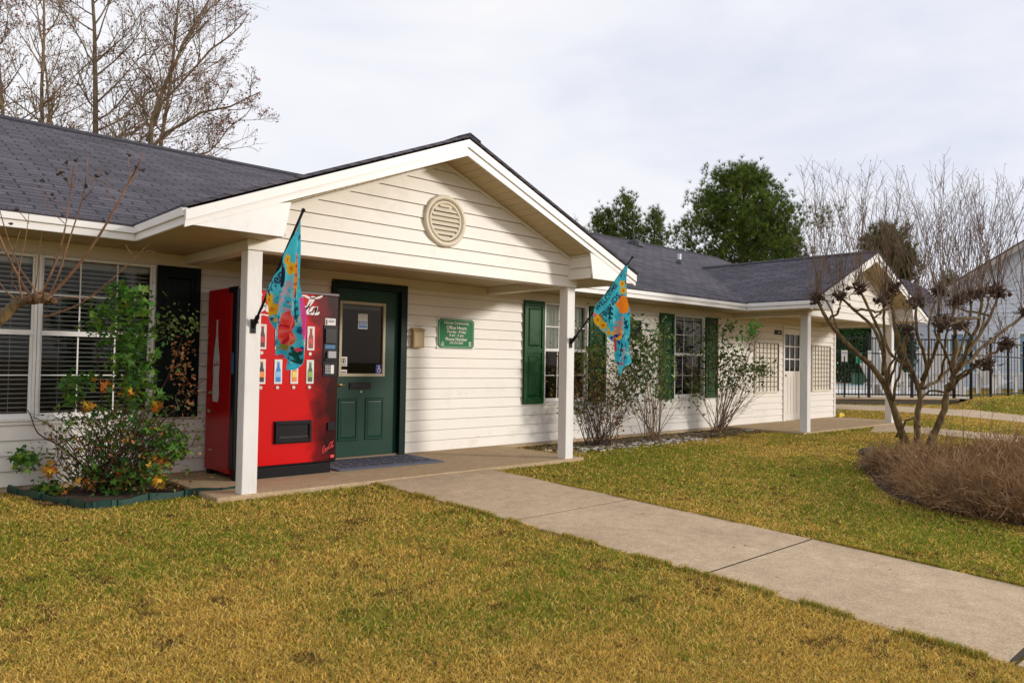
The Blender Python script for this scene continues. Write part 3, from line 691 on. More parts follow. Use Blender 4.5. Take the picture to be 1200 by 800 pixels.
# ================================================================== VENDING MACHINE
vm = thing('vending_machine', (3.38, 7.23, 0), 'tall red drinks vending machine with white script logo standing on the porch', 'vending machine')
X0, X1, Y0, Y1, Z0, Z1 = 2.845, 3.92, 6.86, 7.59, .03, 1.828
redm = mat('vending_red_paint', (.40, .004, .006), .3, .05, 2, spec=.25)
def front_material():  # red front with the dark reflection on its right side painted into the colour
    m = bpy.data.materials.new('vending_front_reflection'); nt, b, N, L = nodes(m)
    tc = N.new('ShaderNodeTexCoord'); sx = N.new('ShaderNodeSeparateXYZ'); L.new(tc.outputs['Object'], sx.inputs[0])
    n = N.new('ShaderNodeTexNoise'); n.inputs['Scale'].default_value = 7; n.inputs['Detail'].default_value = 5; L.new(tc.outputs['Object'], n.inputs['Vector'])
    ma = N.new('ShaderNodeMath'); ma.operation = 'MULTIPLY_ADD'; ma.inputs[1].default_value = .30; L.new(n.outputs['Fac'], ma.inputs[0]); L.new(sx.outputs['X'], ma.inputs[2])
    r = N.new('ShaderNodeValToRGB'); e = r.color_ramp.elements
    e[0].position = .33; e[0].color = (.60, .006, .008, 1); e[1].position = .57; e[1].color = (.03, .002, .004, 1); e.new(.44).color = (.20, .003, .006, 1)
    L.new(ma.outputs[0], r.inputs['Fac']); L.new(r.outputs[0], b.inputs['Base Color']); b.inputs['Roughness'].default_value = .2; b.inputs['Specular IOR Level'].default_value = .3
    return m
mb = MB(); mb.box(X0, X1, Y0+.13, Y1, Z0+.02, Z1-.004); mb.build('cabinet', redm, vm, bevel=.012)
mb = MB(); mb.box(X0-.002, X1+.002, Y0+.02, Y0+.128, Z0+.07, Z1); mb.build('door_edge', blackp, vm, bevel=.012)
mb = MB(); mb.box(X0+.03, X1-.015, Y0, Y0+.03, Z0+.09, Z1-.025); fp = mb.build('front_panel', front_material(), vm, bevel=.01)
mb = MB(); mb.box(X0+.01, X1-.005, Y0+.008, Y0+.04, Z1-.03, Z1+.002); mb.build('top_rail', mat('brushed_rail', (.10, .09, .09), .4, metal=.5), vm, bevel=.006)
mb = MB(); mb.box(X0+.02, X1-.06, Y0+.02, Y0+.10, .0, Z0+.07); mb.build('kick_plate', blackp, vm, bevel=.004)
for xx in (X0+.02, X1-.1): mb = MB(); mb.box(xx, xx+.08, Y1-.1, Y1-.02, 0, .06); mb.build('foot', blackp, vm)
mb = MB(); mb.box(X0-.008, X0+.001, Y0+.10, Y0+.20, Z1-.06, Z1-.004); mb.build('hinge', blackp, vm)
mb = MB(); mb.box(X0-.005, X0-.0, Y0+.06, Y0+.10, 1.0, 1.2); mb.build('lock_cover', mat('lock_blue', (.03, .16, .36), .4), vm)
yf = Y0-.0005
def fb(name, x0, x1, z0, z1, th, m, par=vm, bev=.002, y=yf):
    mb = MB(); mb.box(x0, x1, y-th, y, z0, z1); return mb.build(name, m, par, bevel=bev)
whitep = mat('white_plastic', (.72, .70, .68), .4)
lab = mat('label_backing', (.62, .60, .58), .35)
bc = [((.10, .01, .01), (.5, .02, .02)), ((.04, .02, .02), (.35, .01, .01)), ((.55, .5, .5), (.6, .05, .05)), ((.30, .02, .01), (.55, .04, .03)),
      ((.03, .02, .02), (.8, .25, .03)), ((.01, .20, .60), (.25, .5, .8)), ((.75, .25, .03), (.8, .6, .1)), ((.05, .10, .03), (.25, .40, .06))]
BM = [(mat('bottle_print', a, .4), mat('label_print', b_, .4)) for a, b_ in bc]
k = 0
for z0, z1 in ((1.238, 1.478), (.905, 1.143)):
    for i in range(4):
        xa = 3.049+i*.1685; xb = xa+.080
        s = fb('selection_window', xa, xb, z0, z1, .008, whitep)
        xc = (xa+xb)/2; h = z1-z0; y = yf-.0085
        mb = MB(); prof = [(.9, .012), (.86, .012), (.70, .014), (.56, .027), (.40, .024), (.25, .029), (.09, .028)]
        pl = [(xc-w*.85, z0+h*t) for t, w in prof]+[(xc+w*.85, z0+h*t) for t, w in prof[::-1]]
        mb.prism([(a, y, b) for a, b in pl], (0, -.003, 0)); mb.build('bottle_picture', BM[k][0], s)
        mb = MB(); mb.box(xc-.025, xc+.025, y-.0045, y-.0005, z0+h*.28, z0+h*.50); mb.build('bottle_label', BM[k][1], s); mb = MB(); mb.box(xc-.013, xc+.013, y-.0045, y-.0005, z0+h*.86, z0+h*.92); mb.build('bottle_cap', BM[k][1], s)
        zb = z0-.034; mb = MB(); mb.disc((xc-.005, yf, zb), (.017, 0, 0), (0, 0, .017), 14, (0, -.010, 0)); s2 = mb.build('selection_button', mat('button_chrome', (.6, .58, .52), .25, metal=.6), vm) if k == 0 else mb.build('selection_button', s2.data.materials[0], vm)
        k += 1
d = fb('dispenser', 3.228, 3.622, .325, .545, .018, blackp)
mb = MB(); a, b, c, e = 3.262, 3.588, .362, .508
mb.box(3.236, a, yf-.034, yf-.017, .333, .537); mb.box(b, 3.614, yf-.034, yf-.017, .333, .537); mb.box(a, b, yf-.034, yf-.017, e, .537); mb.box(a, b, yf-.034, yf-.017, .333, c); mb.build('dispenser_rim', blackp, d, bevel=.004)
mb = MB(); mb.box(a+.01, b-.01, yf-.026, yf-.019, c+.012, c+.035); mb.build('dispenser_flap', mat('flap_black', (.03, .03, .032), .2), d)
pp = fb('payment_panel', 3.735, 3.895, .975, 1.50, .008, blackp)
lw = fb('price_label', 3.748, 3.868, 1.492, 1.57, .007, whitep)
mb = MB(); mb.box(3.757, 3.772, yf-.009, yf-.0075, 1.505, 1.556); mb.box(3.785, 3.856, yf-.009, yf-.0075, 1.545, 1.552); mb.box(3.785, 3.846, yf-.009, yf-.0075, 1.530, 1.537); mb.build('label_print', ink, lw)
fb('bill_slot', 3.75, 3.872, 1.315, 1.465, .016, mat('slot_black', (.006, .006, .008), .25), pp, y=yf-.0085)
fb('blue_label', 3.752, 3.868, 1.258, 1.30, .003, mat('label_blue', (.02, .12, .28), .4), pp, y=yf-.0085)
fb('card_reader', 3.775, 3.865, 1.165, 1.235, .03, mat('reader_grey', (.34, .35, .37), .35), pp, y=yf-.0085)
fb('card_reader_base', 3.752, 3.872, 1.135, 1.162, .012, blackp, pp, y=yf-.0085)
fb('coin_slot', 3.818, 3.856, 1.005, 1.095, .006, whitep, pp, y=yf-.0085)
fb('keypad', 3.752, 3.812, 1.0, 1.10, .006, mat('keypad_grey', (.07, .07, .08), .4), pp, y=yf-.0085)
mb = MB()
for kx in range(3):
    for kz in range(3): mb.box(3.757+kx*.018, 3.769+kx*.018, yf-.018, yf-.0145, 1.01+kz*.028, 1.028+kz*.028)
mb.build('keypad_key', mat('key_light', (.35, .35, .36), .4), pp)
fb('coin_return', 3.80, 3.885, .43, .51, .018, blackp)
# script lettering as flat ribbons of varying width
def stroke(mb, pts, w, P, n=8):
    pts = [Vector((a, b, 0)) for a, b in pts]; out = []
    m = len(pts)
    for i in range(m-1):
        p0, p1, p2, p3 = pts[max(i-1, 0)], pts[i], pts[i+1], pts[min(i+2, m-1)]
        for k in range(n):
            t = k/n; out.append(.5*((2*p1)+(-p0+p2)*t+(2*p0-5*p1+4*p2-p3)*t*t+(-p0+3*p1-3*p2+p3)*t*t*t))
    out.append(pts[-1]); M_ = len(out); L_ = []; R_ = []
    for i, p in enumerate(out):
        d = (out[min(i+1, M_-1)]-out[max(i-1, 0)]); d.normalize(); nn = Vector((-d.y, d.x, 0))
        ww = w*(.35+.65*abs(d.y)**1.3)*(.35+.65*min(1, 5*min(i, M_-1-i)/M_+.2))
        L_.append(P(*(p+nn*ww).xy)); R_.append(P(*(p-nn*ww).xy))
    b = len(mb.v); mb.v += L_+R_; mb.f += [(b+i, b+i+1, b+M_+i+1, b+M_+i) for i in range(M_-1)]
def script(mb, P):
    w = .078
    def C(x): stroke(mb, [(x+.62, .86), (x+.70, 1.0), (x+.52, 1.05), (x+.22, .80), (x+.06, .42), (x+.12, .08), (x+.36, .0), (x+.62, .16), (x+.78, .36)], w*1.35, P)
    def o(x): stroke(mb, [(x+.30, .50), (x+.12, .42), (x+.06, .16), (x+.20, .0), (x+.38, .14), (x+.40, .38), (x+.30, .50), (x+.24, .40), (x+.36, .33), (x+.52, .42)], w, P)
    def c(x): stroke(mb, [(x+.36, .38), (x+.32, .50), (x+.14, .42), (x+.06, .16), (x+.20, .0), (x+.42, .16), (x+.52, .30)], w, P)
    def a(x): stroke(mb, [(x+.34, .46), (x+.16, .46), (x+.05, .16), (x+.18, .0), (x+.32, .18), (x+.38, .48)], w, P); stroke(mb, [(x+.40, .52), (x+.36, .14), (x+.44, .0), (x+.58, .18)], w, P)
    def l(x): stroke(mb, [(x+.0, .25), (x+.22, .62), (x+.36, 1.02), (x+.26, 1.10), (x+.14, .72), (x+.10, .22), (x+.20, .0), (x+.36, .18)], w, P)
    C(0); o(.62); c(1.08); a(1.50); stroke(mb, [(2.04, .24), (2.16, .30), (2.28, .26)], w*.8, P); C(2.22); o(2.84); l(3.26); a(3.50)
    stroke(mb, [(.10, .05), (.0, -.18), (.5, -.30), (1.0, -.20), (1.5, -.26), (1.85, -.16)], w*1.3, P, 10)
    stroke(mb, [(2.70, 1.0), (3.0, 1.16), (3.4, 1.02), (3.8, 1.06), (4.10, 1.22)], w*1.5, P, 10)
mb = MB(); sc_ = .158; script(mb, lambda x, z: (2.905+(x+.14*z)*sc_*1.20, yf-.003, 1.600+z*sc_)); mb.build('script_logo', mat('logo_white', (.80, .78, .78), .4), vm)
mb = MB(); script(mb, lambda x, z: (3.755+x*.03, yf-.003, .215+z*.05+x*.012)); mb.disc((3.865, yf, .165), (.024, 0, 0), (0, 0, .017), 14, (0, -.003, 0)); mb.build('small_logo', mat('logo_red', (.75, .05, .05), .4), vm)
# bottle silhouette on the side
mb = MB(); yc = 7.335
prof = [(1.52, .018), (1.50, .022), (1.485, .018), (1.36, .024), (1.25, .050), (1.17, .070), (1.08, .082), (.98, .072), (.92, .072), (.82, .082), (.76, .080), (.735, .068), (.72, .06)]
xs = X0-.002; ctr = [(yc, z) for z, _ in prof]
mb.v = [(xs, yc-w, z) for z, w in prof]+[(xs, yc+w, z) for z, w in prof]; n = len(prof); mb.f = [(i, i+1, n+i+1, n+i) for i in range(n-1)]
bt = mb.build('bottle_emblem', mat('emblem_grey_white', (.60, .56, .55), .4, .12, 14), vm)
mb = MB(); script(mb, lambda x, z: (xs-.002, yc+.062-(x)*.030, 1.075+z*.035)); mb.build('emblem_script', mat('emblem_red', (.5, .03, .03), .4), bt)

# door mat
dm = thing('door_mat', (4.7, 7.05, 0), 'flat grey blue door mat with dark printed lines in front of the green door', 'mat')
ang = math.radians(-2.5); ca, sa_ = math.cos(ang), math.sin(ang); MC = Vector((4.62, 7.20, 0))
mq = lambda x, y, z: (MC.x+x*ca-y*sa_, MC.y+x*sa_+y*ca, z)
mb = MB(); mb.prism([mq(-.66, -.38, .003), mq(.66, -.38, .003), mq(.66, .38, .003), mq(-.66, .38, .003)], (0, 0, .011)); mb.build('rubber_mat', mat('mat_grey_blue', (.13, .14, .19), .9, .15, 40, .5, 200), dm)
mb = MB()
for j, y in enumerate((.27, .12, -.03, -.18)):
    x = -.55
    while x < .5:
        w = random.uniform(.05, .17); mb.prism([mq(x, y-.035, .0145), mq(x+w, y-.035, .0145), mq(x+w+.02, y+.035, .0145), mq(x+.02, y+.035, .0145)], (0, 0, .002)); x += w+.035
mb.build('printed_band', mat('mat_print', (.03, .035, .05), .9), dm)
mb = MB()
for y in (.30, .255): mb.prism([mq(-.64, y, .017), mq(-.45, y+.02, .017), mq(-.45, y+.035, .017), mq(-.64, y+.015, .017)], (0, 0, .002))
mb.build('yellow_print', mat('mat_yellow', (.55, .38, .03), .9), dm)

# ================================================================== FLAGS
def flag(X, mount, tip, Lp, Rp, paint, texts, label):
    f = thing('flag', (X, mount[0], mount[1]), label, 'flag', None)
    mb = MB(); y0, z0 = mount; y1, z1 = tip
    mb.box(X-.022, X+.022, y0-.012, y0, z0-.06, z0+.06); d = Vector((0, y1-y0, z1-z0)).normalized()
    b0 = Vector((X, y0-.01, z0)); mb.tube([b0-d*.03, b0+d*.11], .019, 10); mb.tube([b0+Vector((-.03, -.03, .03)), b0+Vector((.03, -.03, .03))], .008, 6)
    mb.build('bracket', black, f)
    mb = MB(); mb.tube([b0+d*.02, Vector((X, y1, z1))], .011, 8); mb.blob((X, y1, z1), .018, rough=0); mb.build('pole', black, f, smooth=True)
    def lerp(P_, t):
        s = t*(len(P_)-1); i = min(int(s), len(P_)-2); fr = s-i; return (P_[i][0]*(1-fr)+P_[i+1][0]*fr, P_[i][1]*(1-fr)+P_[i+1][1]*fr)
    def fold(y, z):
        k = (z1-z)/(z1-Lp[-1][1]); k = max(0, min(1, k))
        return X-.012+k*(.040*math.sin((y-y1)*27+z*2.5)+.018*math.sin((y-y1)*55+z*7+1))-.02*k
    nu, nv = 90, 230; V = []; C = []
    for j in range(nv+1):
        a, b = lerp(Lp, j/nv), lerp(Rp, j/nv)
        for i in range(nu+1):
            t = i/nu; y, z = a[0]*(1-t)+b[0]*t, a[1]*(1-t)+b[1]*t
            V.append((fold(y, z), y, z)); C.append(paint(y, z))
    Fc = [(j*(nu+1)+i, j*(nu+1)+i+1, (j+1)*(nu+1)+i+1, (j+1)*(nu+1)+i) for j in range(nv) for i in range(nu)]
    o = raw_mesh('cloth', np.array(V), np.array(Fc), 4, attr_mat('flag_cloth', .7, .25, .2) if 'flag_cloth' not in bpy.data.materials else bpy.data.materials['flag_cloth'], np.array(C)*1.15, f)
    o.data.polygons.foreach_set('use_smooth', [True]*len(o.data.polygons))
    mb = MB()
    for txt, size, (ay, az), slope in texts:
        dy, dz = -math.cos(slope), math.sin(slope)
        def place(x, y, ay=ay, az=az): 
            yy = ay+dy*x+dz*y*1.0; zz = az+dz*x-dy*y; return (fold(yy, zz)-.0035, yy, zz)
        text_mb(mb, txt, size, place, bold=.0026, align='CENTER')
    mb.build('lettering', mat('flag_ink', (.012, .05, .14), .6) if 'flag_ink' not in bpy.data.materials else bpy.data.materials['flag_ink'], f)
    return f
def flower(y, z, cy, cz, r, pet=5, inner=.35):
    dy, dz = y-cy, z-cz; d = math.hypot(dy, dz)/r; a = math.atan2(dz, dy)
    e = .72+.28*abs(math.cos(a*pet/2)); return d/e
def leafm_(y, z, y0, z0, y1, z1, w):
    dy, dz = y1-y0, z1-z0; L = math.hypot(dy, dz); t = ((y-y0)*dy+(z-z0)*dz)/L/L
    if not 0 < t < 1: return False
    s = ((y-y0)*dz-(z-z0)*dy)/L
    return abs(s) < w*math.sin(t*math.pi)*(.35+.65*(math.sin(t*L*110+abs(s)*60) > 0))
def base_teal(y, z):
    n = mnoise.noise(Vector((y*9, z*9, 3))); n2 = mnoise.noise(Vector((y*30, z*30, 8)))
    
    n3 = mnoise.noise(Vector((y*22, z*16, 20))); n4 = mnoise.noise(Vector((y*48, z*40, 30)))
    if min(math.hypot(y-5.70, z-1.80), math.hypot(y-5.60, z-1.925), math.hypot(y-5.55, z-1.82), math.hypot(y-5.52, z-2.0)) < .14: return (.07+.05*n, .56+.1*n, .68+.1*n)
    if n3 > .38: return (.01, .10+.1*n4, .20)
    if n3 < -.42: return (.30, .62, .60)
    if n4 > .56: return (.55, .62, .15)
    return (.04+.08*max(0, n2), .48+.16*n+.14*n2, .62+.18*n)
def paint_a(y, z):
    c = base_teal(y, z)
    for cy, cz, r in ((5.80, 1.63, .065), (5.76, 1.55, .06), (5.52, 1.93, .05), (5.47, 1.86, .055), (5.70, 1.46, .05)):
        d = flower(y, z, cy, cz, r)
        if d < 1: c = (.75, .42, .02) if d > .35 else (.70, .18, .01)
    # dark bird with orange bill
    if ((y-5.585)/.045)**2+((z-1.80)/.085)**2 < 1: c = (.01, .015, .035)
    if ((y-5.645)/.022)**2+((z-1.80)/.05)**2 < 1: c = (.80, .16, .01)
    if abs(y-5.345-.08*(z-1.6)) < .030 and 1.62 < z < 1.97: c = (.85, .26, .01) if math.sin(z*90) > -.6 else (.6, .08, .01)
    # pale feathers
    if leafm_(y, z, 5.70, 1.46, 5.45, 1.80, .06) or leafm_(y, z, 5.66, 1.36, 5.36, 1.66, .055):
        k = .5+.5*mnoise.noise(Vector((y*14, z*14, 0))); c = (.42+.12*k, .30+.1*k, .36+.1*k)
    for a in ((5.74, 1.42, 5.60, 1.72, .03), (5.62, 1.40, 5.48, 1.44, .03), (5.36, 1.70, 5.30, 1.42, .03)):
        if leafm_(y, z, *a): c = (.005, .09, .12)
    # big red hibiscus
    d = flower(y, z, 5.46, 1.365, .165, 5)
    if d < 1:
        k = mnoise.noise(Vector((y*26, z*20, 5))); e_ = math.sin(math.atan2(z-1.365, y-5.46)*5+d*3); c = (.80+.1*k, .05+.14*max(0, k)+.10*max(0, e_)**3, .04+.08*max(0, k)+.10*max(0, e_)**3) if e_ > -.86 else (.42, .01, .03)
        if d < .22: c = (.45, .20, .04)
    if y < 5.285 and 1.3 < z < 1.62: c = (.85, .10, .40)
    if leafm_(y, z, 5.66, 1.215, 5.30, 1.30, .030): c = (.25, .26, .05)
    if leafm_(y, z, 5.44, 1.22, 5.38, 1.09, .05): c = (.38, .25, .34)
    for cy, cz in ((5.68, 1.27), (5.65, 1.235), (5.62, 1.275), (5.61, 1.20), (5.56, 1.17), (5.51, 1.15), (5.31, 1.22)):
        if math.hypot(y-cy, z-cz) < .016: c = (.85, .05, .13)
    if leafm_(y, z, 5.34, 1.25, 5.31, 1.10, .035): c = (.006, .07, .05)
    return c
def paint_b(y, z):
    c = base_teal(y, z)
    for cy, cz, r in ((5.72, 1.665, .075), (5.66, 1.60, .05), (5.38, 2.07, .04), (5.37, 1.99, .045), (5.42, 1.50, .075)):
        d = flower(y, z, cy, cz, r)
        if d < 1: c = (.80, .45, .02) if d > .3 else (.55, .16, .01)
    d = flower(y, z, 5.345, 1.83, .115, 6)
    if d < 1: c = (.88, .20, .01) if math.sin(d*22) > -.5 else (.80, .35, .02)
    for a in ((5.55, 1.62, 5.53, 1.85, .05), (5.40, 1.20, 5.36, 1.42, .045), (5.33, 1.68, 5.27, 1.52, .04)):
        if leafm_(y, z, *a): c = (.005, .06, .07)
    if leafm_(y, z, 5.66, 1.53, 5.48, 1.50, .05): c = (.65, .32, .01)
    if leafm_(y, z, 5.46, 1.46, 5.36, 1.72, .055): c = (.55, .26, .24)
    if leafm_(y, z, 5.56, 1.42, 5.40, 1.50, .02) or leafm_(y, z, 5.44, 1.38, 5.30, 1.52, .018): c = (.03, .02, .30)
    if 5.455 < y < 5.475 and 1.3 < z < 1.45: c = (.7, .05, .05)
    for cz in (1.315, 1.27, 1.22, 1.165):
        if math.hypot(y-5.32, z-cz) < .019: c = (.85, .06, .12)
    for cy, cz in ((5.79, 1.74), (5.77, 1.72)):
        if math.hypot(y-cy, z-cz) < .025: c = (.75, .15, .25)
    if leafm_(y, z, 5.43, 1.20, 5.37, 1.13, .03): c = (.5, .12, .10)
    return c
flag(2.70, (6.182, 1.425), (5.318, 2.30), [(5.345, 2.215), (5.60, 1.96), (5.872, 1.69), (5.785, 1.50), (5.715, 1.30), (5.56, 1.16), (5.385, 1.065)],
     [(5.325, 2.215), (5.30, 2.0), (5.285, 1.75), (5.25, 1.5), (5.235, 1.28), (5.27, 1.15), (5.335, 1.065)], paint_a, [('Friends', .115, (5.705, 1.80), math.radians(47))], 'turquoise tropical flag with red hibiscus, hung on the post beside the vending machine')
flag(6.69, (6.182, 1.40), (5.25, 2.36), [(5.325, 2.275), (5.56, 2.02), (5.835, 1.765), (5.775, 1.64), (5.64, 1.50), (5.47, 1.40), (5.475, 1.18), (5.40, 1.02)],
     [(5.305, 2.275), (5.33, 2.10), (5.30, 1.90), (5.245, 1.75), (5.235, 1.55), (5.25, 1.35), (5.24, 1.17), (5.385, 1.02)], paint_b, [('WELCOME', .085, (5.60, 1.925), math.radians(44)), ('FRIENDS', .098, (5.545, 1.815), math.radians(44))], 'turquoise tropical flag with orange flower, hung on the post right of the porch')

# ================================================================== GROUND, SLABS, PATHS
N = 240
def grid(x0, x1, y0, y1, nx, ny):
    xs = np.linspace(x0, x1, nx); ys = np.linspace(y0, y1, ny); X, Y = np.meshgrid(xs, ys); return X, Y
def ground_mesh():
    xs = np.concatenate([[-400, -150, -60, -25], np.linspace(-12, 60, 289), [75, 110, 200, 450]]); ys = np.concatenate([[-300, -120, -50, -20], np.linspace(-8, 40, 193), [55, 90, 200, 500]])
    X, Y = np.meshgrid(xs, ys); Z = gnp(X, Y)-.005
    V = np.stack([X.ravel(), Y.ravel(), Z.ravel()], 1); nx, ny = len(xs), len(ys)
    I = np.arange(nx*ny).reshape(ny, nx); Fc = np.stack([I[:-1, :-1].ravel(), I[:-1, 1:].ravel(), I[1:, 1:].ravel(), I[1:, :-1].ravel()], 1)
    o = raw_mesh('lawn_ground', V, Fc, 4, groundm); tag(o, kind='structure'); return o
ground_mesh()
# path from the street up to the porch (slopes gently to the porch slab)
def pz(y): return -.012-.0385*(6.15-y)
def slab_piece(mb, quad2d, zf, th=.12):
    a = [(x, y, zf(x, y)) for x, y in quad2d]; mb.prism([(x, y, z-th) for x, y, z in a], (0, 0, th))
PXL = lambda y: 3.92+.045*(6.15-y) if y > 2 else 4.117-.012*(2-y)
PXR = lambda y: PXL(y)+1.475
mb = MB(); ys = [6.146, 4.30, 2.62, .99]; 
for y1, y0 in zip(ys[:-1], ys[1:]):
    g = .011; q = [(PXL(y0), y0+g), (PXR(y0), y0+g), (PXR(y1), y1-g), (PXL(y1), y1-g)]
    slab_piece(mb, q, lambda x, y: pz(y))
o = mb.build('path', concrete, None, bevel=.002); tag(o, kind='structure')
mb = MB()
for y in ys[1:]: mb.box(PXL(y)+.01, PXR(y)-.01, y-.0102, y+.0102, pz(y)-.06, pz(y)-.0035)
o = mb.build('path_joint', mat('joint_soil', (.045, .035, .022), .95), None); tag(o, kind='structure')
mb = MB(); slab_piece(mb, [(3.2, -2.0), (12, -2.6), (12, .55), (4.12, .965)], lambda x, y: pz(.99)-.002); o = mb.build('sidewalk', concrete, None, bevel=.006); tag(o, kind='structure')
mb = MB(); mb.box(2.42, 6.93, 6.152, 7.698, -.16, -.001); o = mb.build('porch_slab', slabm, None, bevel=.008); tag(o, kind='structure')
mb = MB(); mb.box(12.72, 17.6, 6.152, 7.698, -.16, -.001); o = mb.build('porch_slab', slabm, None, bevel=.008); tag(o, kind='structure')
def strip(name, near_px, far_px, m, off=.01, thick=.1):
    A = [at_g(*p) for p in near_px]; B = [at_g(*p) for p in far_px]; mb = MB()
    for i in range(len(A)-1):
        vs = []
        K = 8
        for k in range(K):
            t0, t1 = k/K, (k+1)/K
            a0, a1 = A[i].lerp(A[i+1], t0), A[i].lerp(A[i+1], t1); b0, b1 = B[i].lerp(B[i+1], t0), B[i].lerp(B[i+1], t1)
            q = [Vector((p.x, p.y, ground(p.x, p.y)+off)) for p in (a0, a1, b1, b0)]
            mb.add([(p.x, p.y, p.z-thick) for p in q]+[tuple(p) for p in q], [(4, 5, 6, 7), (0, 1, 5, 4), (2, 3, 7, 6)])
    o = mb.build(name, m, None); tag(o, kind='structure'); return A, B
sp1 = strip('path', [(1020, 506.5), (1064, 507), (1120, 511.8), (1200, 520), (1290, 531)], [(1030, 493), (1064, 499.5), (1120, 504.3), (1200, 511.5), (1290, 521)], concrete)
sp2 = strip('path', [(930, 477.5), (985, 479.8), (1050, 482.5), (1120, 487.5), (1200, 495), (1290, 505)], [(930, 472.5), (985, 474), (1050, 475.8), (1120, 480), (1200, 487), (1290, 495.5)], concrete)

# planting beds (thin mounded sheets)
def bed(name, loop, m, h=.02, rings=5):
    c = Vector((sum(p[0] for p in loop)/len(loop), sum(p[1] for p in loop)/len(loop), 0)); n = len(loop); mb = MB()
    for r in range(rings+1):
        t = r/rings
        for p in loop:
            x, y = p[0]*(1-t)+c.x*t, p[1]*(1-t)+c.y*t
            mb.v.append((x, y, ground(x, y)-.012+h*min(1, t*3)+.012*mnoise.noise(Vector((x*7, y*7, 0)))))
    mb.f = [(r*n+i, r*n+(i+1) % n, (r+1)*n+(i+1) % n, (r+1)*n+i) for r in range(rings) for i in range(n)]
    o = mb.build(name, m, None, smooth=True); tag(o, kind='structure'); return o
def smooth_loop(pts, k=6):
    out = []; n = len(pts)
    for i in range(n):
        p0, p1, p2, p3 = [Vector((*pts[(i+j) % n][:2], 0)) for j in (-1, 0, 1, 2)]
        for s in range(k):
            t = s/k; q = .5*((2*p1)+(-p0+p2)*t+(2*p0-5*p1+4*p2-p3)*t*t+(-p0+3*p1-3*p2+p3)*t*t*t); out.append((q.x, q.y))
    return out
edge_px = [(2, 574), (25, 581), (60, 589), (100, 597), (130, 595), (175, 587), (225, 581), (276, 577)]
EDG = [at_g(u, v) for u, v in edge_px]
bed('mulch_bed', smooth_loop([(p.x, p.y) for p in EDG]+[(2.45, 6.9), (2.45, 7.66), (1.2, 7.68)], 3), mulch, .035)
bed('soil_bed', smooth_loop([(6.96, 7.0), (6.96, 7.66), (9, 7.68), (11, 7.68), (13.2, 7.66), (13.1, 7.25), (12.0, 6.95), (10.8, 6.85), (9.3, 6.75), (8.0, 6.65), (7.3, 6.75)], 4), dirtm, .02)
crb = [(1003, 537), (1020, 530), (1050, 527), (1075, 526), (1120, 530), (1160, 545), (1215, 570), (1230, 600), (1215, 618), (1170, 612), (1110, 600), (1060, 588), (1028, 572), (1014, 556)]
CR = [at_g(u, v) for u, v in crb]
bed('mulch_bed', smooth_loop([(p.x, p.y) for p in CR], 4), mulch, .05, 7)
# green plastic edging round the left bed
eg = MB(); path = [(p.x, p.y) for p in EDG]
sm = []
for i in range(len(path)-1):
    for k in range(6): t = k/6; sm.append((path[i][0]*(1-t)+path[i+1][0]*t, path[i][1]*(1-t)+path[i+1][1]*t))
sm.append(path[-1])
for i, ((xa, ya), (xb, yb)) in enumerate(zip(sm[:-1], sm[1:])):
    d = Vector((xb-xa, yb-ya, 0)).normalized(); nrm = Vector((-d.y, d.x, 0))*.009; za, zb = ground(xa, ya), ground(xb, yb); h = .058+.008*math.sin(i*.9); h2 = .058+.008*math.sin((i+1)*.9)
    A_, B_ = Vector((xa, ya, za)), Vector((xb, yb, zb))
    eg.add([A_-nrm-Vector((0, 0, .04)), B_-nrm-Vector((0, 0, .04)), B_-nrm+Vector((0, 0, h2)), A_-nrm+Vector((0, 0, h)), A_+nrm-Vector((0, 0, .04)), B_+nrm-Vector((0, 0, .04)), B_+nrm+Vector((0, 0, h2)), A_+nrm+Vector((0, 0, h))], [(0, 1, 2, 3), (5, 4, 7, 6), (3, 2, 6, 7)])
    if i % 5 == 0: eg.tube([A_-nrm*1.6-Vector((0, 0, .05)), A_-nrm*1.6+Vector((0, 0, h+.006))], .014, 6)
o = eg.build('lawn_edging', mat('edging_green_plastic', (.006, .045, .032), .5, .15, 9, .2, 40), None, origin=(EDG[3].x, EDG[3].y, EDG[3].z)); tag(o, 'dark green plastic lawn edging strip curving round the left planting bed', 'edging')
# white gravel chips under the right bushes, leaf litter
def scatter(name, m, n, region, size, kind='stuff', cols=None, flat=.5):
    mb = MB()
    for _ in range(n):
        x, y = region(); r = random.uniform(*size); z = ground(x, y)+.004
        a = random.random()*6.28; mb.obox((x, y, z+r*.3), (r*math.cos(a), r*math.sin(a), r*random.uniform(-.3, .3)), (-r*.7*math.sin(a), r*.7*math.cos(a), r*random.uniform(-.3, .3)), (0, 0, r*flat*.5), cols() if cols else None)
    o = mb.build(name, m, None); tag(o, kind=kind); return o
def reg_gravel():
    if random.random() < .75: return random.uniform(7.2, 10.6), 6.75+random.gauss(.10, .17)
    return random.gauss(13.1, .35), random.gauss(7.15, .10)
scatter('gravel', mat('white_gravel', (.58, .54, .48), .8, .2, 20), 420, reg_gravel, (.008, .026))
def reg_lit():
    k = random.random()
    if k < .45: return random.uniform(1.3, 2.5), random.uniform(6.75, 7.6)
    return random.uniform(7.2, 13), random.uniform(6.75, 7.6)
lcol = lambda: random.choice([(.20, .11, .05), (.12, .06, .03), (.28, .17, .08), (.07, .04, .025)])
scatter('leaf_litter', leafm, 2600, reg_lit, (.008, .026), cols=lcol, flat=.06)
def reg_cr():
    while True:
        t = random.random(); i = random.randrange(len(CR)); c = sum(CR, Vector())/len(CR); p = CR[i].lerp(CR[(i+1) % len(CR)], t).lerp(c, random.random()**.6*1.0); return p.x+random.gauss(0, .05), p.y+random.gauss(0, .05)
scatter('leaf_litter', leafm, 3500, reg_cr, (.008, .024), cols=lcol, flat=.06)
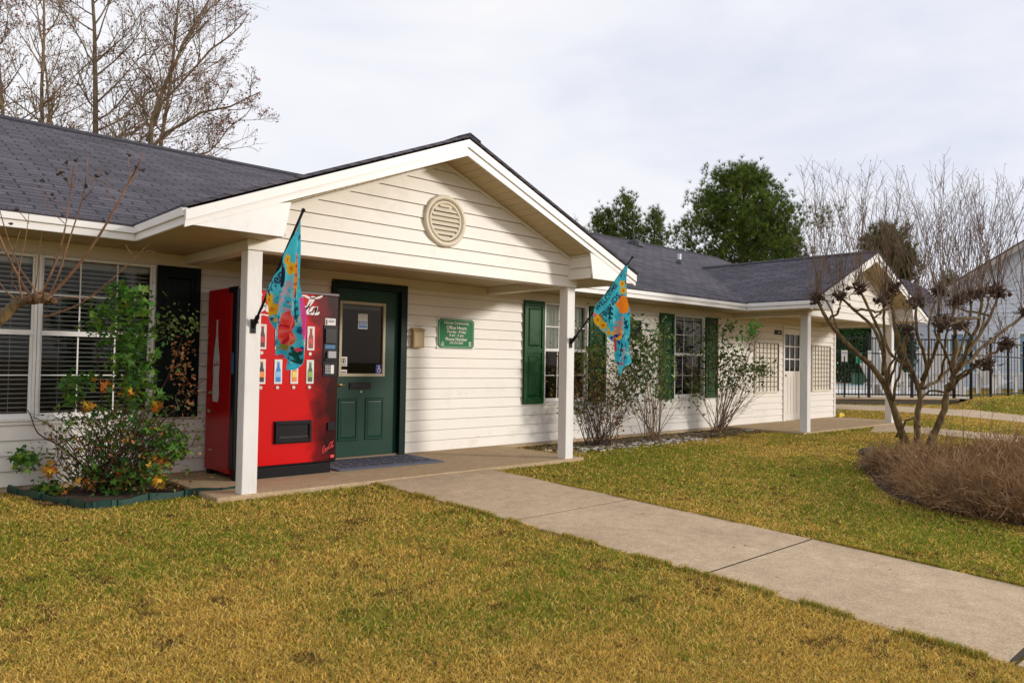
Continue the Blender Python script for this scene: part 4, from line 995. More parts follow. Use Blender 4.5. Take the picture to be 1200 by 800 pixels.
def reg_lawn():
    while True:
        d = random.uniform(3.2, 12); l = random.uniform(-.68, .62)*d; x, y = FH.x*d+LH.x*l, FH.y*d+LH.y*l
        if y < 5.9: return x, y
scatter('leaf_litter', leafm, 70, reg_lawn, (.006, .014), cols=lcol, flat=.06)
# concrete edging block by the myrtle bed
p = at_g(1018, 533); mb = MB(); mb.blob((p.x, p.y, p.z+.03), .16, rough=.3, sub=2, sq=.5); mb.blob((p.x-.2, p.y-.12, p.z+.01), .10, rough=.3, sub=2, sq=.5)
o = mb.build('edging_stone', dark_conc, None, origin=(p.x, p.y, p.z)); tag(o, 'low dark stone at the left edge of the mulch bed under the bare myrtle', 'stone')
# ================================================================== VEGETATION HELPERS
def wander(p, d, L, n=4, wob=.15, up=0.):
    p, d = Vector(p), Vector(d).normalized(); out = [p.copy()]
    for i in range(n):
        d = (d+Vector((random.gauss(0, wob), random.gauss(0, wob), random.gauss(0, wob)+up))).normalized(); p = p+d*(L/n); out.append(p.copy())
    return out
def taper(r0, r1, n): return [r0+(r1-r0)*i/(n-1) for i in range(n)]
def rnd_perp(d):
    a = Vector((random.gauss(0, 1), random.gauss(0, 1), random.gauss(0, 1))); a -= a.dot(d)*d
    return a.normalized()
def inst(Tv, Tf, pos, rot, scl, col, jitter=.12):
    """instance a triangle template: pos (n,3), rot (n,3,3), scl (n,), col (n,3)"""
    n, k = len(pos), len(Tv)
    V = np.einsum('nij,kj->nki', rot, Tv)*scl[:, None, None]+pos[:, None, :]
    Fc = (np.arange(n)[:, None, None]*k+Tf[None]).reshape(-1, 3)
    C = np.repeat(col, k, 0)
    return V.reshape(-1, 3), Fc, C
def rand_rot(n, upbias=0.):
    a = np.random.normal(size=(n, 3)); a[:, 2] += upbias; a /= np.linalg.norm(a, axis=1)[:, None]
    b = np.random.normal(size=(n, 3)); b -= (a*b).sum(1)[:, None]*a; b /= np.linalg.norm(b, axis=1)[:, None]
    c = np.cross(a, b); return np.stack([b, c, a], 2)      # template z -> a
LEAF_V = np.array([(0, 0, 0), (.28, .32, .05), (.2, .75, .02), (0, 1, -.08), (-.2, .75, .02), (-.28, .32, .05)]); LEAF_F = np.array([(0, 1, 2), (0, 2, 3), (0, 3, 4), (0, 4, 5)])
def maple():
    pts = []
    for k, (a, r) in enumerate([(-90, .12), (-35, .62), (-12, .36), (22, .85), (48, .42), (90, 1.0), (132, .42), (158, .85), (192, .36), (215, .62)]):
        a = math.radians(a); pts.append((r*math.cos(a), r*math.sin(a)+.1, -.22*r*r))
    V = np.array([(0, .1, 0)]+pts); F_ = np.array([(0, 1+k, 1+(k+1) % 10) for k in range(10)]); return V, F_
MAP_V, MAP_F = maple()
def leaves(name, centers, size, cols, parent, tmpl=(LEAF_V, LEAF_F), up=.6, m=None, sj=.35):
    cols = [tuple(min(.9, q*1.7) for q in c) for c in cols]
    P_ = np.array([tuple(c) for c in centers]); n = len(P_)
    if n == 0: return
    s = size*(1+np.random.uniform(-sj, sj, n)); c = np.array([cols[i] for i in np.random.randint(0, len(cols), n)])*np.random.uniform(.75, 1.25, (n, 1))
    V, Fc, C = inst(tmpl[0], tmpl[1], P_, rand_rot(n, up), s, c)
    return raw_mesh(name, V, Fc, 3, m or leafm, C, parent)
NEE = 12
_nv, _nf = [], []
for k in range(NEE):
    th = random.uniform(.15, 1.25); ph = 2*math.pi*k/NEE+random.uniform(-.3, .3); d = Vector((math.sin(th)*math.cos(ph), math.sin(th)*math.sin(ph), math.cos(th))); pr_ = rnd_perp(d)*.045
    b0 = Vector((0, 0, random.uniform(-.25, .2))); _nf.append((len(_nv), len(_nv)+1, len(_nv)+2)); _nv += [b0+pr_, b0-pr_, b0+d]
TUFT_V, TUFT_F = np.array([tuple(v) for v in _nv]), np.array(_nf)

# ------------------------------------------------------------------ bare trees behind the roof
def bare_tree(u, depth, H, r0, label, limbs=None, lean=0., spread=1., stems=1, dense=1., group='bare trees behind the roof', redleaf=(0,)):
    base = at_d(u, 430, depth); base.z = 0
    t = thing('bare_tree', base, label, 'tree', group)
    tk, tw = MB(), MB(); tips = []
    def sub(path, r, L, lv):
        n = len(path)
        cnt = int({1: 9, 2: 8}[lv]*dense)
        for _ in range(cnt):
            s = random.uniform(.18, .98)*(n-1); i = min(int(s), n-2); q = path[i].lerp(path[i+1], s-i); d = (path[i+1]-path[i]).normalized()
            nd = (d*.75+rnd_perp(d)*random.uniform(.5, .9)+Vector((0, 0, .18))).normalized(); l = L*random.uniform(.30, .62)*(1.15-s/(n-1)*.5)
            w = wander(q, nd, l, 3 if lv > 1 else 4, .13, .05); rr = max(.0065, r*(.5 if lv == 1 else .42))
            tw.tube(w, taper(rr, .0045, len(w)), 3, cap=False)
            if lv < 2: sub(w, rr, l, lv+1)
            else: tips.append(w[-1]); tips.append(w[-2])
    for s in range(stems):
        tp = wander(base+Vector((s*.35, s*.2, 0)), (lean, 0, 1), H, 9, .045, .04); tk.tube(tp, [r0*(1-.86*(i/9)) for i in range(10)], 8)
        nl = int(30*dense)
        for k in range(nl):
            f = .18+.8*(k+random.random())/nl; i = min(int(f*9), 8); q = tp[i].lerp(tp[i+1], f*9-i); az = random.uniform(0, 6.28) if not limbs else random.uniform(0, 6.28)
            L = H*.30*spread*(1.1-f)**.7*random.uniform(.65, 1.15)
            d = Vector((math.cos(az), math.sin(az), random.uniform(.55, 1.3)))
            w = wander(q, d, L, 6, .09, .05); r = r0*.34*(1.1-f)+.010; tw.tube(w, taper(r, .007, len(w)), 5, cap=False); sub(w, r, L, 1)
    if limbs:
        for pl, r in limbs:
            w = [at_d(a, b, depth+c) for a, b, c in pl]; ww = [w[0]]
            for a, b in zip(w[:-1], w[1:]): ww += [a.lerp(b, .5)+Vector((random.gauss(0, .06), random.gauss(0, .06), random.gauss(0, .06))), b]
            tk.tube(ww, taper(r, r*.25, len(ww)), 6); L = sum((b-a).length for a, b in zip(w[:-1], w[1:]))
            for _ in range(int(17*dense)):
                s_ = random.uniform(.12, .98)*(len(ww)-1); i = min(int(s_), len(ww)-2); q = ww[i].lerp(ww[i+1], s_-i); d = (ww[i+1]-ww[i]).normalized()
                l = L*random.uniform(.22, .42)*(1.15-.5*s_/(len(ww)-1)); nd = d*.7+rnd_perp(d)*.75+Vector((0, 0, .2)); v = wander(q, nd, l, 4, .12, .06)
                tw.tube(v, taper(r*.32, .006, 5), 4, cap=False); sub(v, r*.3, l*1.1, 1)
    tk.build('trunk', greybark, t, smooth=True); tw.build('twigs', greybark, t)
    if tips:
        tips = [p+Vector((random.gauss(0, .05), random.gauss(0, .05), random.gauss(0, .05))) for p in tips if random.random() < .55]
        leaves('dry_leaves', tips, .075, [(.13, .045, .035), (.18, .08, .05), (.10, .04, .035), (.20, .05, .05)], t)
    return t
bare_tree(172, 25, 15, .13, 'bare tree with long limbs spreading right over the roof slope', [
    ([(172, 190, 0), (178, 140, .2), (195, 95, .3), (215, 50, .5), (245, 0, .8), (265, -40, 1)], .085), ([(172, 185, 0), (195, 155, -.3), (235, 132, -.6), (270, 125, -.9), (305, 108, -1.2)], .065),
    ([(172, 165, 0), (190, 120, .3), (228, 80, .2), (270, 42, 0), (292, 15, .4)], .06), ([(175, 190, 0), (215, 180, .4), (245, 178, .6), (268, 150, .8), (300, 118, .9)], .045)], dense=.80)
bare_tree(99, 26, 16, .17, 'tall bare tree with straight thick trunk, second from the right behind the roof', dense=1.15)
bare_tree(84, 28, 15, .11, 'slimmer bare tree close to the left of the thick straight trunk', dense=.7)
bare_tree(26, 25, 15, .12, 'bare tree with two parallel stems, farthest left behind the roof', stems=2, dense=.8)
bare_tree(148, 29, 9, .06, 'short thin bare tree between the straight trunk and the spreading tree', dense=.6)
bare_tree(300, 27, 7.6, .05, 'small sparse bare tree whose top peeks above the roof ridge', dense=.35, spread=.8)
bare_tree(-45, 26, 15, .14, 'bare tree at the left picture edge', dense=.8)
bare_tree(668, 40, 9.3, .07, 'thin bare treetop beside the slope of the porch gable', dense=.4, spread=.8)

# ------------------------------------------------------------------ pines
def pine(u, vtop, hw, depth, label, tufts=900, size=.30, cols=((.085, .135, .018), (.13, .18, .026), (.06, .10, .015)), vlow=None, shape=1., group='pines beyond the roof', open_=.0):
    base = at_d(u, 430, depth); top = at_d(u, vtop, depth); base.z = 0; H = top.z; R_ = hw/F_PX*depth; low = at_d(u, vlow, depth).z if vlow else H*.25
    t = thing('pine_tree', base, label, 'tree', group)
    tk = MB(); tp = wander(base, (0, 0, 1), H*.97, 8, .02, 0); tk.tube(tp, taper(.035*H/2+.03, .02, 9), 7)
    pos = []; dirs = []
    nb = int(26+H*5)
    for k in range(nb):
        f = ((k+random.random())/nb); z = low+(H*.97-low)*f; g = (1-f)**(.62*shape)*(.55+.45*min(1, f*4)); L = R_*g*random.uniform(.6, 1.12)+.15
        az = k*2.4+random.uniform(-.5, .5); i = min(int(z/(H*.97)*8), 7); q = tp[i].lerp(tp[i+1], z/(H*.97)*8-i)
        w = wander(q, (math.cos(az), math.sin(az), random.uniform(.1, .5)), L, 5, .10, .09); tk.tube(w, taper(.02+.012*L, .01, 6), 4, cap=False)
        m = max(3, int(tufts/nb*(.3+L/R_)))
        hub = []
        for _ in range(max(2, m//6)):
            s = random.uniform(.25, 1.)**.6*5; i = min(int(s), 4); sp = L*.20+.1; hub.append((w[i].lerp(w[i+1], s-i)+Vector((random.uniform(-sp, sp), random.uniform(-sp, sp), random.uniform(-sp, sp)*.7)), i))
        for _ in range(m):
            c, i = random.choice(hub); sp = .15
            pos.append(c+Vector((random.gauss(0, sp), random.gauss(0, sp), random.gauss(0, sp*1.5)+.1)))
            dirs.append((w[i+1]-w[i]).normalized()*.6+Vector((random.gauss(0, .25), random.gauss(0, .25), 1.1+random.gauss(0, .3))))
    tk.build('trunk', pinebark, t, smooth=True)
    n = len(pos); P_ = np.array([tuple(p) for p in pos]); D_ = np.array([tuple(d) for d in dirs]); D_ /= np.linalg.norm(D_, axis=1)[:, None]
    b = np.random.normal(size=(n, 3)); b -= (D_*b).sum(1)[:, None]*D_; b /= np.linalg.norm(b, axis=1)[:, None]; Rm = np.stack([b, np.cross(D_, b), D_], 2)
    cc = np.array([cols[i] for i in np.random.randint(0, len(cols), n)])*np.random.uniform(.7, 1.45, (n, 1))
    V, Fc, C = inst(TUFT_V, TUFT_F, P_, Rm, size*np.random.uniform(.7, 1.3, n), cc)
    raw_mesh('crown', V, Fc, 3, needlem, C, t); return t
pine(861, 203, 104, 42, 'big broad dark green pine above the middle of the roof', 12500, .25, vlow=352, shape=.85)
pine(706, 246, 34, 46, 'short pine closest to the porch gable, left of the other small pines', 1900, .27, vlow=345)
pine(739, 226, 32, 45, 'slender pine with the tallest top of the three small ones', 1900, .27, vlow=345)
pine(766, 240, 26, 47, 'thin pine just left of the big broad one', 1300, .27, vlow=340)
pine(930, 268, 26, 44, 'thinning brownish tree right of the big broad pine', 500, .30, ((.12, .075, .03), (.09, .07, .03), (.06, .08, .03)), vlow=330)
pine(1050, 270, 46, 38, 'rounded pine rising behind the gable of the far porch', 2200, .36, vlow=360, shape=.7, cols=((.09, .12, .02), (.13, .14, .03), (.10, .08, .02)))
pine(1118, 322, 12, 46, 'small green treetop left of the grey building roof', 200, .3, vlow=350)
def leafy_tree(u, v, ru, rv, depth, label, n, cols, size=.16, group='evergreens beyond the pool'):
    base = at_d(u, 450, depth); base.z = .2; t = thing('evergreen_tree', base, label, 'tree', group); c0 = at_d(u, v, depth); rx, rz = ru/F_PX*depth, rv/F_PX*depth
    tk = MB(); tk.tube([base, base.lerp(c0, .5), c0], [.16, .12, .05], 7); cl = []
    for k in range(26):
        d = Vector((random.gauss(0, 1), random.gauss(0, 1), random.gauss(0, 1))).normalized(); q = c0+Vector((d.x*rx*.75, d.y*rx*.75, d.z*rz*.8)); tk.tube([c0-Vector((0, 0, rz*.5)), q], [.05, .015], 4, cap=False); cl.append(q)
    tk.build('trunk', pinebark, t)
    pts = []
    for _ in range(n): q = random.choice(cl); pts.append(q+Vector((random.gauss(0, rx*.24), random.gauss(0, rx*.24), random.gauss(0, rz*.22))))
    leaves('crown', pts, size, cols, t); return t
dg = [(.02, .055, .018), (.03, .075, .022), (.045, .09, .03)]
leafy_tree(1000, 405, 34, 46, 44, 'dark evergreen beyond the pool seen just right of the wall corner', 4200, dg, .22)
leafy_tree(1040, 400, 32, 50, 46, 'dark evergreen beyond the pool seen behind the far porch post', 4200, dg, .22)
leafy_tree(1028, 402, 30, 46, 41, 'dark evergreen beyond the pool left of the far porch post', 5200, [(.03, .08, .02), (.05, .11, .02), (.02, .06, .018)], .22)
leafy_tree(1056, 412, 13, 40, 31, 'narrow dark evergreen at the left corner of the grey building', 2600, dg, .15)
leafy_tree(975, 415, 30, 44, 47, 'dark evergreen mostly hidden by the wall corner', 2500, dg, .24)

# ------------------------------------------------------------------ crape myrtle on the right
myr = thing('crape_myrtle', at_g(1075, 521), 'bare pruned crape myrtle with several trunks, knobby knuckles and tall thin shoots', 'tree')
D0 = (at_g(1075, 521)-CAMP).dot(FW)
def pth(pl, dd=0.): return [at_d(a, b, D0+(c[0] if c else 0)+dd) for a, b, *c in pl]
def smoothpath(w, k=3):
    out = []
    for i in range(len(w)-1):
        p0, p1, p2, p3 = w[max(i-1, 0)], w[i], w[i+1], w[min(i+2, len(w)-1)]
        for s in range(k):
            t = s/k; out.append(.5*((2*p1)+(-p0+p2)*t+(2*p0-5*p1+4*p2-p3)*t*t+(-p0+3*p1-3*p2+p3)*t*t*t))
    out.append(w[-1]); return out
mt = MB()
stems = [([(1064, 526, 0), (1053, 497, -.05), (1040, 458, -.1), (1022, 430, -.2), (992, 402, -.3), (970, 375, -.35), (957, 350, -.4)], .105, .032),
 ([(1040, 458, -.1), (1036, 420, .1), (1024, 385, .25), (1000, 362, .3), (985, 348, .3)], .05, .03), ([(1035, 440, -.1), (1036, 405, -.35), (1022, 370, -.5), (1006, 337, -.55)], .045, .028),
 ([(1074, 524, .05), (1075, 490, .1), (1077, 458, .15), (1064, 425, .2), (1050, 392, .3), (1046, 360, .35), (1047, 337, .35)], .085, .03),
 ([(1064, 430, .2), (1042, 412, .5), (1036, 380, .7), (1035, 352, .75)], .045, .03), ([(1077, 462, .15), (1086, 428, .0), (1074, 388, -.1), (1074, 354, -.1)], .055, .03),
 ([(1080, 445, .1), (1098, 405, -.3), (1100, 372, -.4), (1100, 342, -.4)], .05, .03), ([(1086, 525, -.05), (1098, 502, -.1), (1108, 470, -.15), (1116, 438, -.15), (1121, 400, .1), (1116, 372, .2), (1125, 351, .25)], .10, .032),
 ([(1114, 445, -.15), (1134, 408, -.4), (1148, 372, -.5), (1150, 344, -.5)], .055, .03), ([(1118, 432, -.1), (1142, 400, .4), (1160, 370, .6), (1170, 344, .6)], .05, .03),
 ([(1110, 458, -.15), (1140, 430, -.6), (1162, 416, -.8), (1180, 403, -.9)], .045, .028), ([(1120, 436, -.1), (1158, 402, .2), (1182, 382, .4), (1202, 366, .5)], .05, .03),
 ([(1116, 445, -.1), (1128, 436, -.5), (1144, 430, -.8), (1156, 428, -.9)], .03, .02), ([(1082, 455, .1), (1100, 445, .3), (1118, 425, .5), (1135, 380, .7), (1138, 346, .8)], .045, .028),
 ([(1046, 470, -.1), (1052, 440, -.4), (1060, 410, -.5), (1063, 387, -.55)], .035, .024), ([(1050, 512, 0), (1067, 490, -.2), (1078, 500, -.1)], .03, .02), ([(1000, 410, -.25), (985, 395, -.3), (975, 365, -.1), (968, 352, 0)], .03, .02),
 ([(1112, 460, -.1), (1090, 458, .3), (1078, 470, .3)], .03, .02)]
kn = []
rs = random.Random(5); extra = []
for k in range(15):
    s0 = stems[rs.choice([0, 3, 7, 1, 6, 8, 9, 13])][0]; j = rs.randrange(1, len(s0)-1); u0, v0, d0 = s0[j]; ue = min(1195, max(962, u0+rs.uniform(-45, 45))); ve = rs.uniform(336, 385); de = d0+rs.uniform(-.7, .7)
    extra.append(([(u0, v0, d0), (u0+(ue-u0)*.45+rs.uniform(-6, 6), v0+(ve-v0)*.35, d0+(de-d0)*.5), (u0+(ue-u0)*.85+rs.uniform(-6, 6), v0+(ve-v0)*.7, de), (ue, ve, de)], .034, .02))
stems += extra
for pl, r0, r1 in stems:
    w = smoothpath(pth(pl), 4); w = [p+Vector((random.gauss(0, .012),)*3) if 0 < i < len(w)-1 else p for i, p in enumerate(w)]
    mt.tube(w, [.66*(r0+(r1-r0)*(i/(len(w)-1))**.8)*(1+.10*math.sin(i*2.3+r0*90)) for i in range(len(w))], 9)
    kn.append(w[-1])
mt.build('trunk', bark, myr, smooth=True)
knob_i = [0, 1, 2, 3, 4, 5, 6, 7, 8, 9, 10, 11, 12, 13, 14]+list(range(18, 18+15, 3))
sh = MB(); seeds = []
def shoot(mb, p, d, L, r=.007, sub=6, n=6, up=.03, wob=.045, seedp=.5):
    w = wander(p, d, L, n, wob, up); mb.tube(w, taper(r, .0022, n+1), 3, cap=False)
    for _ in range(sub):
        s = random.uniform(.35, 1.)*n; i = min(int(s), n-1); q = w[i].lerp(w[i+1], s-i); dd = (w[i+1]-w[i]).normalized(); l = L*random.uniform(.05, .17)
        v = wander(q, dd+rnd_perp(dd)*.7, l, 2, .1, .05); mb.tube(v, [.003, .0024, .0018], 3, cap=False)
        if random.random() < seedp: seeds.append(v[-1])
    return w
for i in knob_i:
    p = kn[i]; mb = MB(); low = i in (10, 12, 14)
    for _ in range(13): mb.blob(p+Vector((random.gauss(0, .05), random.gauss(0, .05), random.gauss(0, .05))), random.uniform(.016, .036), rough=.7, sub=2)
    for _ in range(60): d = Vector((random.gauss(0, 1), random.gauss(0, 1), random.gauss(.3, .8))).normalized(); o_ = p+Vector((random.gauss(0, .06), random.gauss(0, .06), random.gauss(0, .04))); mb.tube([o_, o_+d*random.uniform(.04, .13)], [.012, .004], 3)
    mb.build('knuckle', knobm, myr, smooth=True)
    ns = 9 if low else random.randint(17, 24)
    if i >= 18: ns = 6
    for _ in range(ns):
        d = Vector((random.gauss(0, .25), random.gauss(0, .25), 1)); shoot(sh, p+Vector((random.gauss(0, .05), random.gauss(0, .05), .03)), d, (random.uniform(.4, 1.1) if low else random.uniform(1.0, 2.15)), .0062, 10, wob=.06)
    for _ in range(10): d = Vector((random.gauss(0, .8), random.gauss(0, .8), random.uniform(-.1, .8))); shoot(sh, p, d, random.uniform(.25, .6), .004, 2, 3)
p = at_d(1230, 350, D0)
sh.build('shoots', twigm, myr)
if seeds: leaves('seed_heads', seeds, .022, [(.05, .03, .02), (.08, .045, .03)], myr)

# crape myrtle reaching in from the left
DL = 4.5
ml = thing('crape_myrtle', at_g(-70, 640), 'crape myrtle branch reaching in from the left edge, one knobby knuckle with long shoots', 'tree')
def pl_(pts): return [at_d(a, b, DL+(c[0] if c else 0)) for a, b, *c in pts]
mb = MB(); bs_ = at_g(-70, 640); w = smoothpath([bs_, bs_.lerp(pl_([(-60, 440)])[0], .5)+Vector((.05, 0, 0))]+pl_([(-60, 440), (-35, 400), (0, 374), (20, 356), (44, 350)]), 4)
mb.tube(w, taper(.075, .017, len(w)), 9); mb.build('trunk', bark, ml, smooth=True)
mb = MB()
for a, b, r in ((36, 350, .035), (46, 349, .034), (56, 351, .026), (63, 352, .018), (22, 352, .022), (50, 345, .020)): mb.blob(pl_([(a, b)])[0], r, rough=.5, sub=2)
mb.build('knuckle', mat('knuckle_bark_orange', (.15, .08, .035), .9, .35, 40, .6, 80), ml, smooth=True)
mb = MB(); seeds = []
for pts, r in (([(56, 348), (67, 338), (90, 313), (117, 275), (137, 240), (152, 212), (162, 193), (167, 178)], .0105), ([(50, 346), (54, 335), (68, 300), (76, 268), (82, 232), (86, 195)], .0085), ([(58, 346), (70, 318), (80, 285), (96, 235), (101, 205), (103, 182)], .0065),
              ([(40, 350), (28, 335), (12, 305), (0, 278), (-10, 250)], .011), ([(46, 348), (38, 335), (22, 312), (8, 275), (-2, 240)], .008), ([(50, 372), (75, 364), (100, 352), (130, 328), (158, 302), (176, 284)], .006), ([(60, 352), (80, 348), (100, 350), (112, 346)], .004),
              ([(26, 350), (22, 320), (30, 280), (34, 250)], .005), ([(30, 348), (14, 330), (15, 300), (24, 270)], .004), ([(40, 346), (44, 320), (46, 290), (50, 272)], .0045), ([(20, 352), (6, 340), (-8, 320)], .006), ([(44, 347), (60, 322), (64, 300)], .004),
              ([(152, 212), (150, 196), (152, 183)], .003), ([(150, 218), (160, 202), (168, 200)], .003), ([(137, 240), (126, 222), (125, 204)], .003), ([(84, 222), (76, 210), (73, 196)], .003), ([(84, 222), (89, 206), (89, 189)], .003), ([(96, 235), (108, 222), (113, 207)], .003), ([(78, 250), (66, 238), (61, 228)], .003), ([(76, 262), (55, 240), (49, 213)], .003), ([(34, 262), (26, 252), (19, 246)], .003),
              ([(158, 302), (150, 292), (146, 285)], .003), ([(165, 296), (175, 294), (182, 296)], .003), ([(145, 226), (120, 214), (108, 206)], .0025), ([(100, 215), (112, 205), (120, 190)], .0025)):
    ww = smoothpath(pl_([(a, b, random.uniform(-.05, .05)) for a, b in pts]), 3); mb.tube(ww, taper(r, max(.0018, r*.3), len(ww)), 5, cap=False)
mb.build('shoots', mat('rusty_shoot_bark', (.19, .095, .045), .8, .3, 12), ml, smooth=True)
mb = MB()
for a, b in ((77.5, 191), (89, 188), (72, 202), (68, 204), (77, 210), (49, 212), (61, 228), (101, 219), (113, 206), (125, 203), (152, 182), (160, 196), (168, 200), (19, 246), (13, 262)):
    mb = MB(); q = pl_([(a, b, random.uniform(-.05, .05))])[0]; mb.blob(q, .0105, rough=.5, sub=1)
    for _ in range(2): mb.blob(q+Vector((random.gauss(0, .008), random.gauss(0, .008), random.gauss(0, .008))), .006, rough=.5)
    mb.build('seed_head', bpy.data.materials.get('seed_brown') or mat('seed_brown', (.045, .02, .014), .9), ml)

# ------------------------------------------------------------------ left broad-leaved shrub
hb = thing('shrub', at_g(122, 578), 'tall shrub with lobed green and yellowing leaves in front of the left window', 'shrub')
DH = (at_g(122, 578)-CAMP).dot(FW); mb = MB(); B0 = at_g(122, 578)
def hp(a, b, dd=0): return at_d(a, b, DH+dd)
stl = [([(122, 578), (108, 560), (96, 545), (70, 522), (45, 508), (36, 487), (30, 478)], .013), ([(118, 575), (92, 560), (88, 530), (60, 500), (38, 488)], .008), ([(125, 578), (127, 520), (120, 475), (115, 430), (112, 380)], .010), ([(128, 578), (134, 520), (146, 470), (150, 420), (150, 370), (148, 345)], .012), ([(130, 578), (150, 525), (165, 485), (190, 455), (205, 420), (214, 395)], .010),
       ([(134, 578), (165, 540), (185, 500), (215, 470), (238, 445)], .008), ([(132, 578), (170, 545), (200, 525)], .008), ([(118, 578), (80, 560), (50, 545), (28, 542)], .006), ([(120, 578), (90, 572), (60, 574)], .006), ([(126, 578), (118, 520), (95, 480), (85, 455)], .008), ([(135, 578), (175, 560), (185, 545)], .006)]
for pl, r in stl:
    dd = random.uniform(-.25, .12); w = smoothpath([B0+Vector((random.gauss(0, .03), random.gauss(0, .02), 0))]+[hp(a, b, dd*(i+1)/len(pl)) for i, (a, b) in enumerate(pl[1:])], 3); mb.tube(w, taper(r, .003, len(w)), 5, cap=False)
for _ in range(120):
    a = B0+Vector((random.gauss(0, .10), random.gauss(0, .06), 0)); u_, v_ = random.uniform(60, 225), random.uniform(470, 535); q = hp(u_, v_, random.uniform(-.3, .15)); mid = a.lerp(q, .5)+Vector((random.gauss(0, .06), random.gauss(0, .04), -.02))
    w = smoothpath([a, mid, q], 4); mb.tube(w, taper(random.uniform(.003, .007), .0018, len(w)), 3, cap=False)
    for k in range(4):
        s = random.randrange(3, len(w)); d = (w[s]-w[s-1]).normalized(); v = wander(w[s], d+rnd_perp(d)*.9, random.uniform(.06, .22), 2, .15); mb.tube(v, [.0025, .002, .0015], 3, cap=False)
mb.build('stems', darkstem, hb)
G1 = [(.045, .12, .015), (.07, .15, .018), (.025, .075, .012), (.11, .17, .02), (.035, .10, .015)]; Yw = [(.40, .20, .02), (.50, .28, .03), (.38, .12, .02)]; Rs = [(.22, .09, .03), (.14, .07, .03)]
def cluster(name, specs, size, tm=(MAP_V, MAP_F), par=None, D=None, up=.8):
    for cols, lst in specs:
        pts = []
        for u_, v_, ru, rv, n in lst:
            for _ in range(int(n*(3.6 if size > .04 else 1.8))): pts.append(at_d(u_+random.gauss(0, ru*.62), v_+random.gauss(0, rv*.62), D+random.uniform(-.28, .12)))
        leaves(name, pts, size, cols, par, tm, up)
cluster('foliage', [(G1, [(150, 345, 20, 12, 26), (140, 365, 28, 14, 44), (150, 395, 28, 18, 60), (152, 425, 28, 18, 55), (112, 378, 12, 16, 12), (160, 450, 22, 12, 30), (92, 445, 16, 8, 16), (82, 466, 12, 9, 14), (30, 538, 13, 9, 34), (112, 553, 13, 7, 14), (58, 573, 15, 6, 16), (175, 556, 10, 10, 14), (205, 522, 16, 16, 44), (150, 480, 30, 20, 24), (125, 520, 30, 20, 16), (175, 530, 30, 20, 18), (130, 572, 14, 6, 14), (150, 560, 30, 12, 26), (170, 505, 25, 20, 14), (105, 490, 25, 14, 8), (150, 355, 26, 20, 20), (180, 465, 10, 8, 10)]),
    (Yw, [(124, 452, 8, 6, 5), (152, 460, 10, 5, 5), (58, 551, 8, 5, 8), (98, 562, 8, 5, 7), (186, 540, 7, 7, 9), (186, 565, 7, 6, 7), (104, 478, 6, 6, 4), (138, 555, 5, 5, 4), (75, 575, 6, 4, 4), (185, 475, 6, 4, 4)]), ], .044, par=hb, D=DH)
cluster('small_leaves', [([(.10, .12, .03), (.05, .09, .02)], [(200, 382, 22, 14, 60), (226, 375, 10, 12, 20), (90, 500, 30, 25, 90), (150, 520, 50, 30, 260), (135, 560, 60, 16, 260), (160, 490, 60, 22, 130), (100, 540, 40, 25, 120)]), (Rs, [(212, 425, 14, 26, 60), (222, 455, 12, 14, 25), (140, 515, 60, 35, 200), (60, 505, 20, 15, 14), (140, 565, 50, 12, 120)]), (Yw, [(150, 530, 60, 40, 50)])], .036, (LEAF_V, LEAF_F), hb, DH)

# ------------------------------------------------------------------ shrubs along the right wall
def wall_shrub(ub, vb, spread, label, tips, nst, r, leafspec, sub=5, stem=stemm, cat='shrub', name='shrub', size=.03, bunch=.08, flowers=()):
    B = at_g(ub, vb); D = (B-CAMP).dot(FW); t = thing(name, B, label, cat); mb = MB(); allt = []
    for _ in range(nst):
        (u0, u1, v0, v1) = random.choice(tips); u_, v_ = random.uniform(u0, u1), random.uniform(v0, v1); q = at_d(u_, v_, D+random.uniform(-.35, .15)); a = B+Vector((random.gauss(0, bunch), random.gauss(0, bunch*.7), 0))
        mid = a.lerp(q, .45)+Vector((0, 0, random.uniform(-.05, .08)))+Vector((q.x-a.x, q.y-a.y, 0))*random.uniform(-.12, .15); w = smoothpath([a, mid, q], 5); w = [p+Vector((random.gauss(0, .006),)*3) for p in w]
        mb.tube(w, taper(r*random.uniform(.6, 1.2), .002, len(w)), 4, cap=False)
        for k in range(sub):
            s = random.randrange(4, len(w)); d = (w[s]-w[s-1]).normalized(); v = wander(w[s], d+rnd_perp(d)*.8, random.uniform(.08, .28), 3, .15, .05); mb.tube(v, taper(.0032, .0016, 4), 3, cap=False); allt += v[1:]
    mb.build('stems', stem, t)
    for cols, lst, sz in leafspec:
        pts = []
        for u_, v_, ru, rv, n in lst:
            for _ in range(int(n*2)): pts.append(at_d(u_+random.gauss(0, ru*.5), v_+random.gauss(0, rv*.5), D+random.uniform(-.35, .12)))
        leaves('foliage', pts, sz*1.9, cols, t)
    if flowers:
        mb = MB()
        for u_, v_, rr in flowers:
            q = at_d(u_, v_, D-.1)
            for _ in range(7): mb.blob(q+Vector((random.gauss(0, rr*.4), random.gauss(0, rr*.4), random.gauss(0, rr*.4))), rr*.6, rough=.5)
        mb.build('flowers', bpy.data.materials.get('rose_petals') or mat('rose_petals', (.45, .02, .09), .6), t)
    return t
rg = [(.06, .10, .025), (.085, .13, .03), (.04, .07, .02), (.13, .16, .045)]; og = [(.16, .09, .025), (.12, .10, .025), (.08, .09, .02), (.20, .10, .03)]
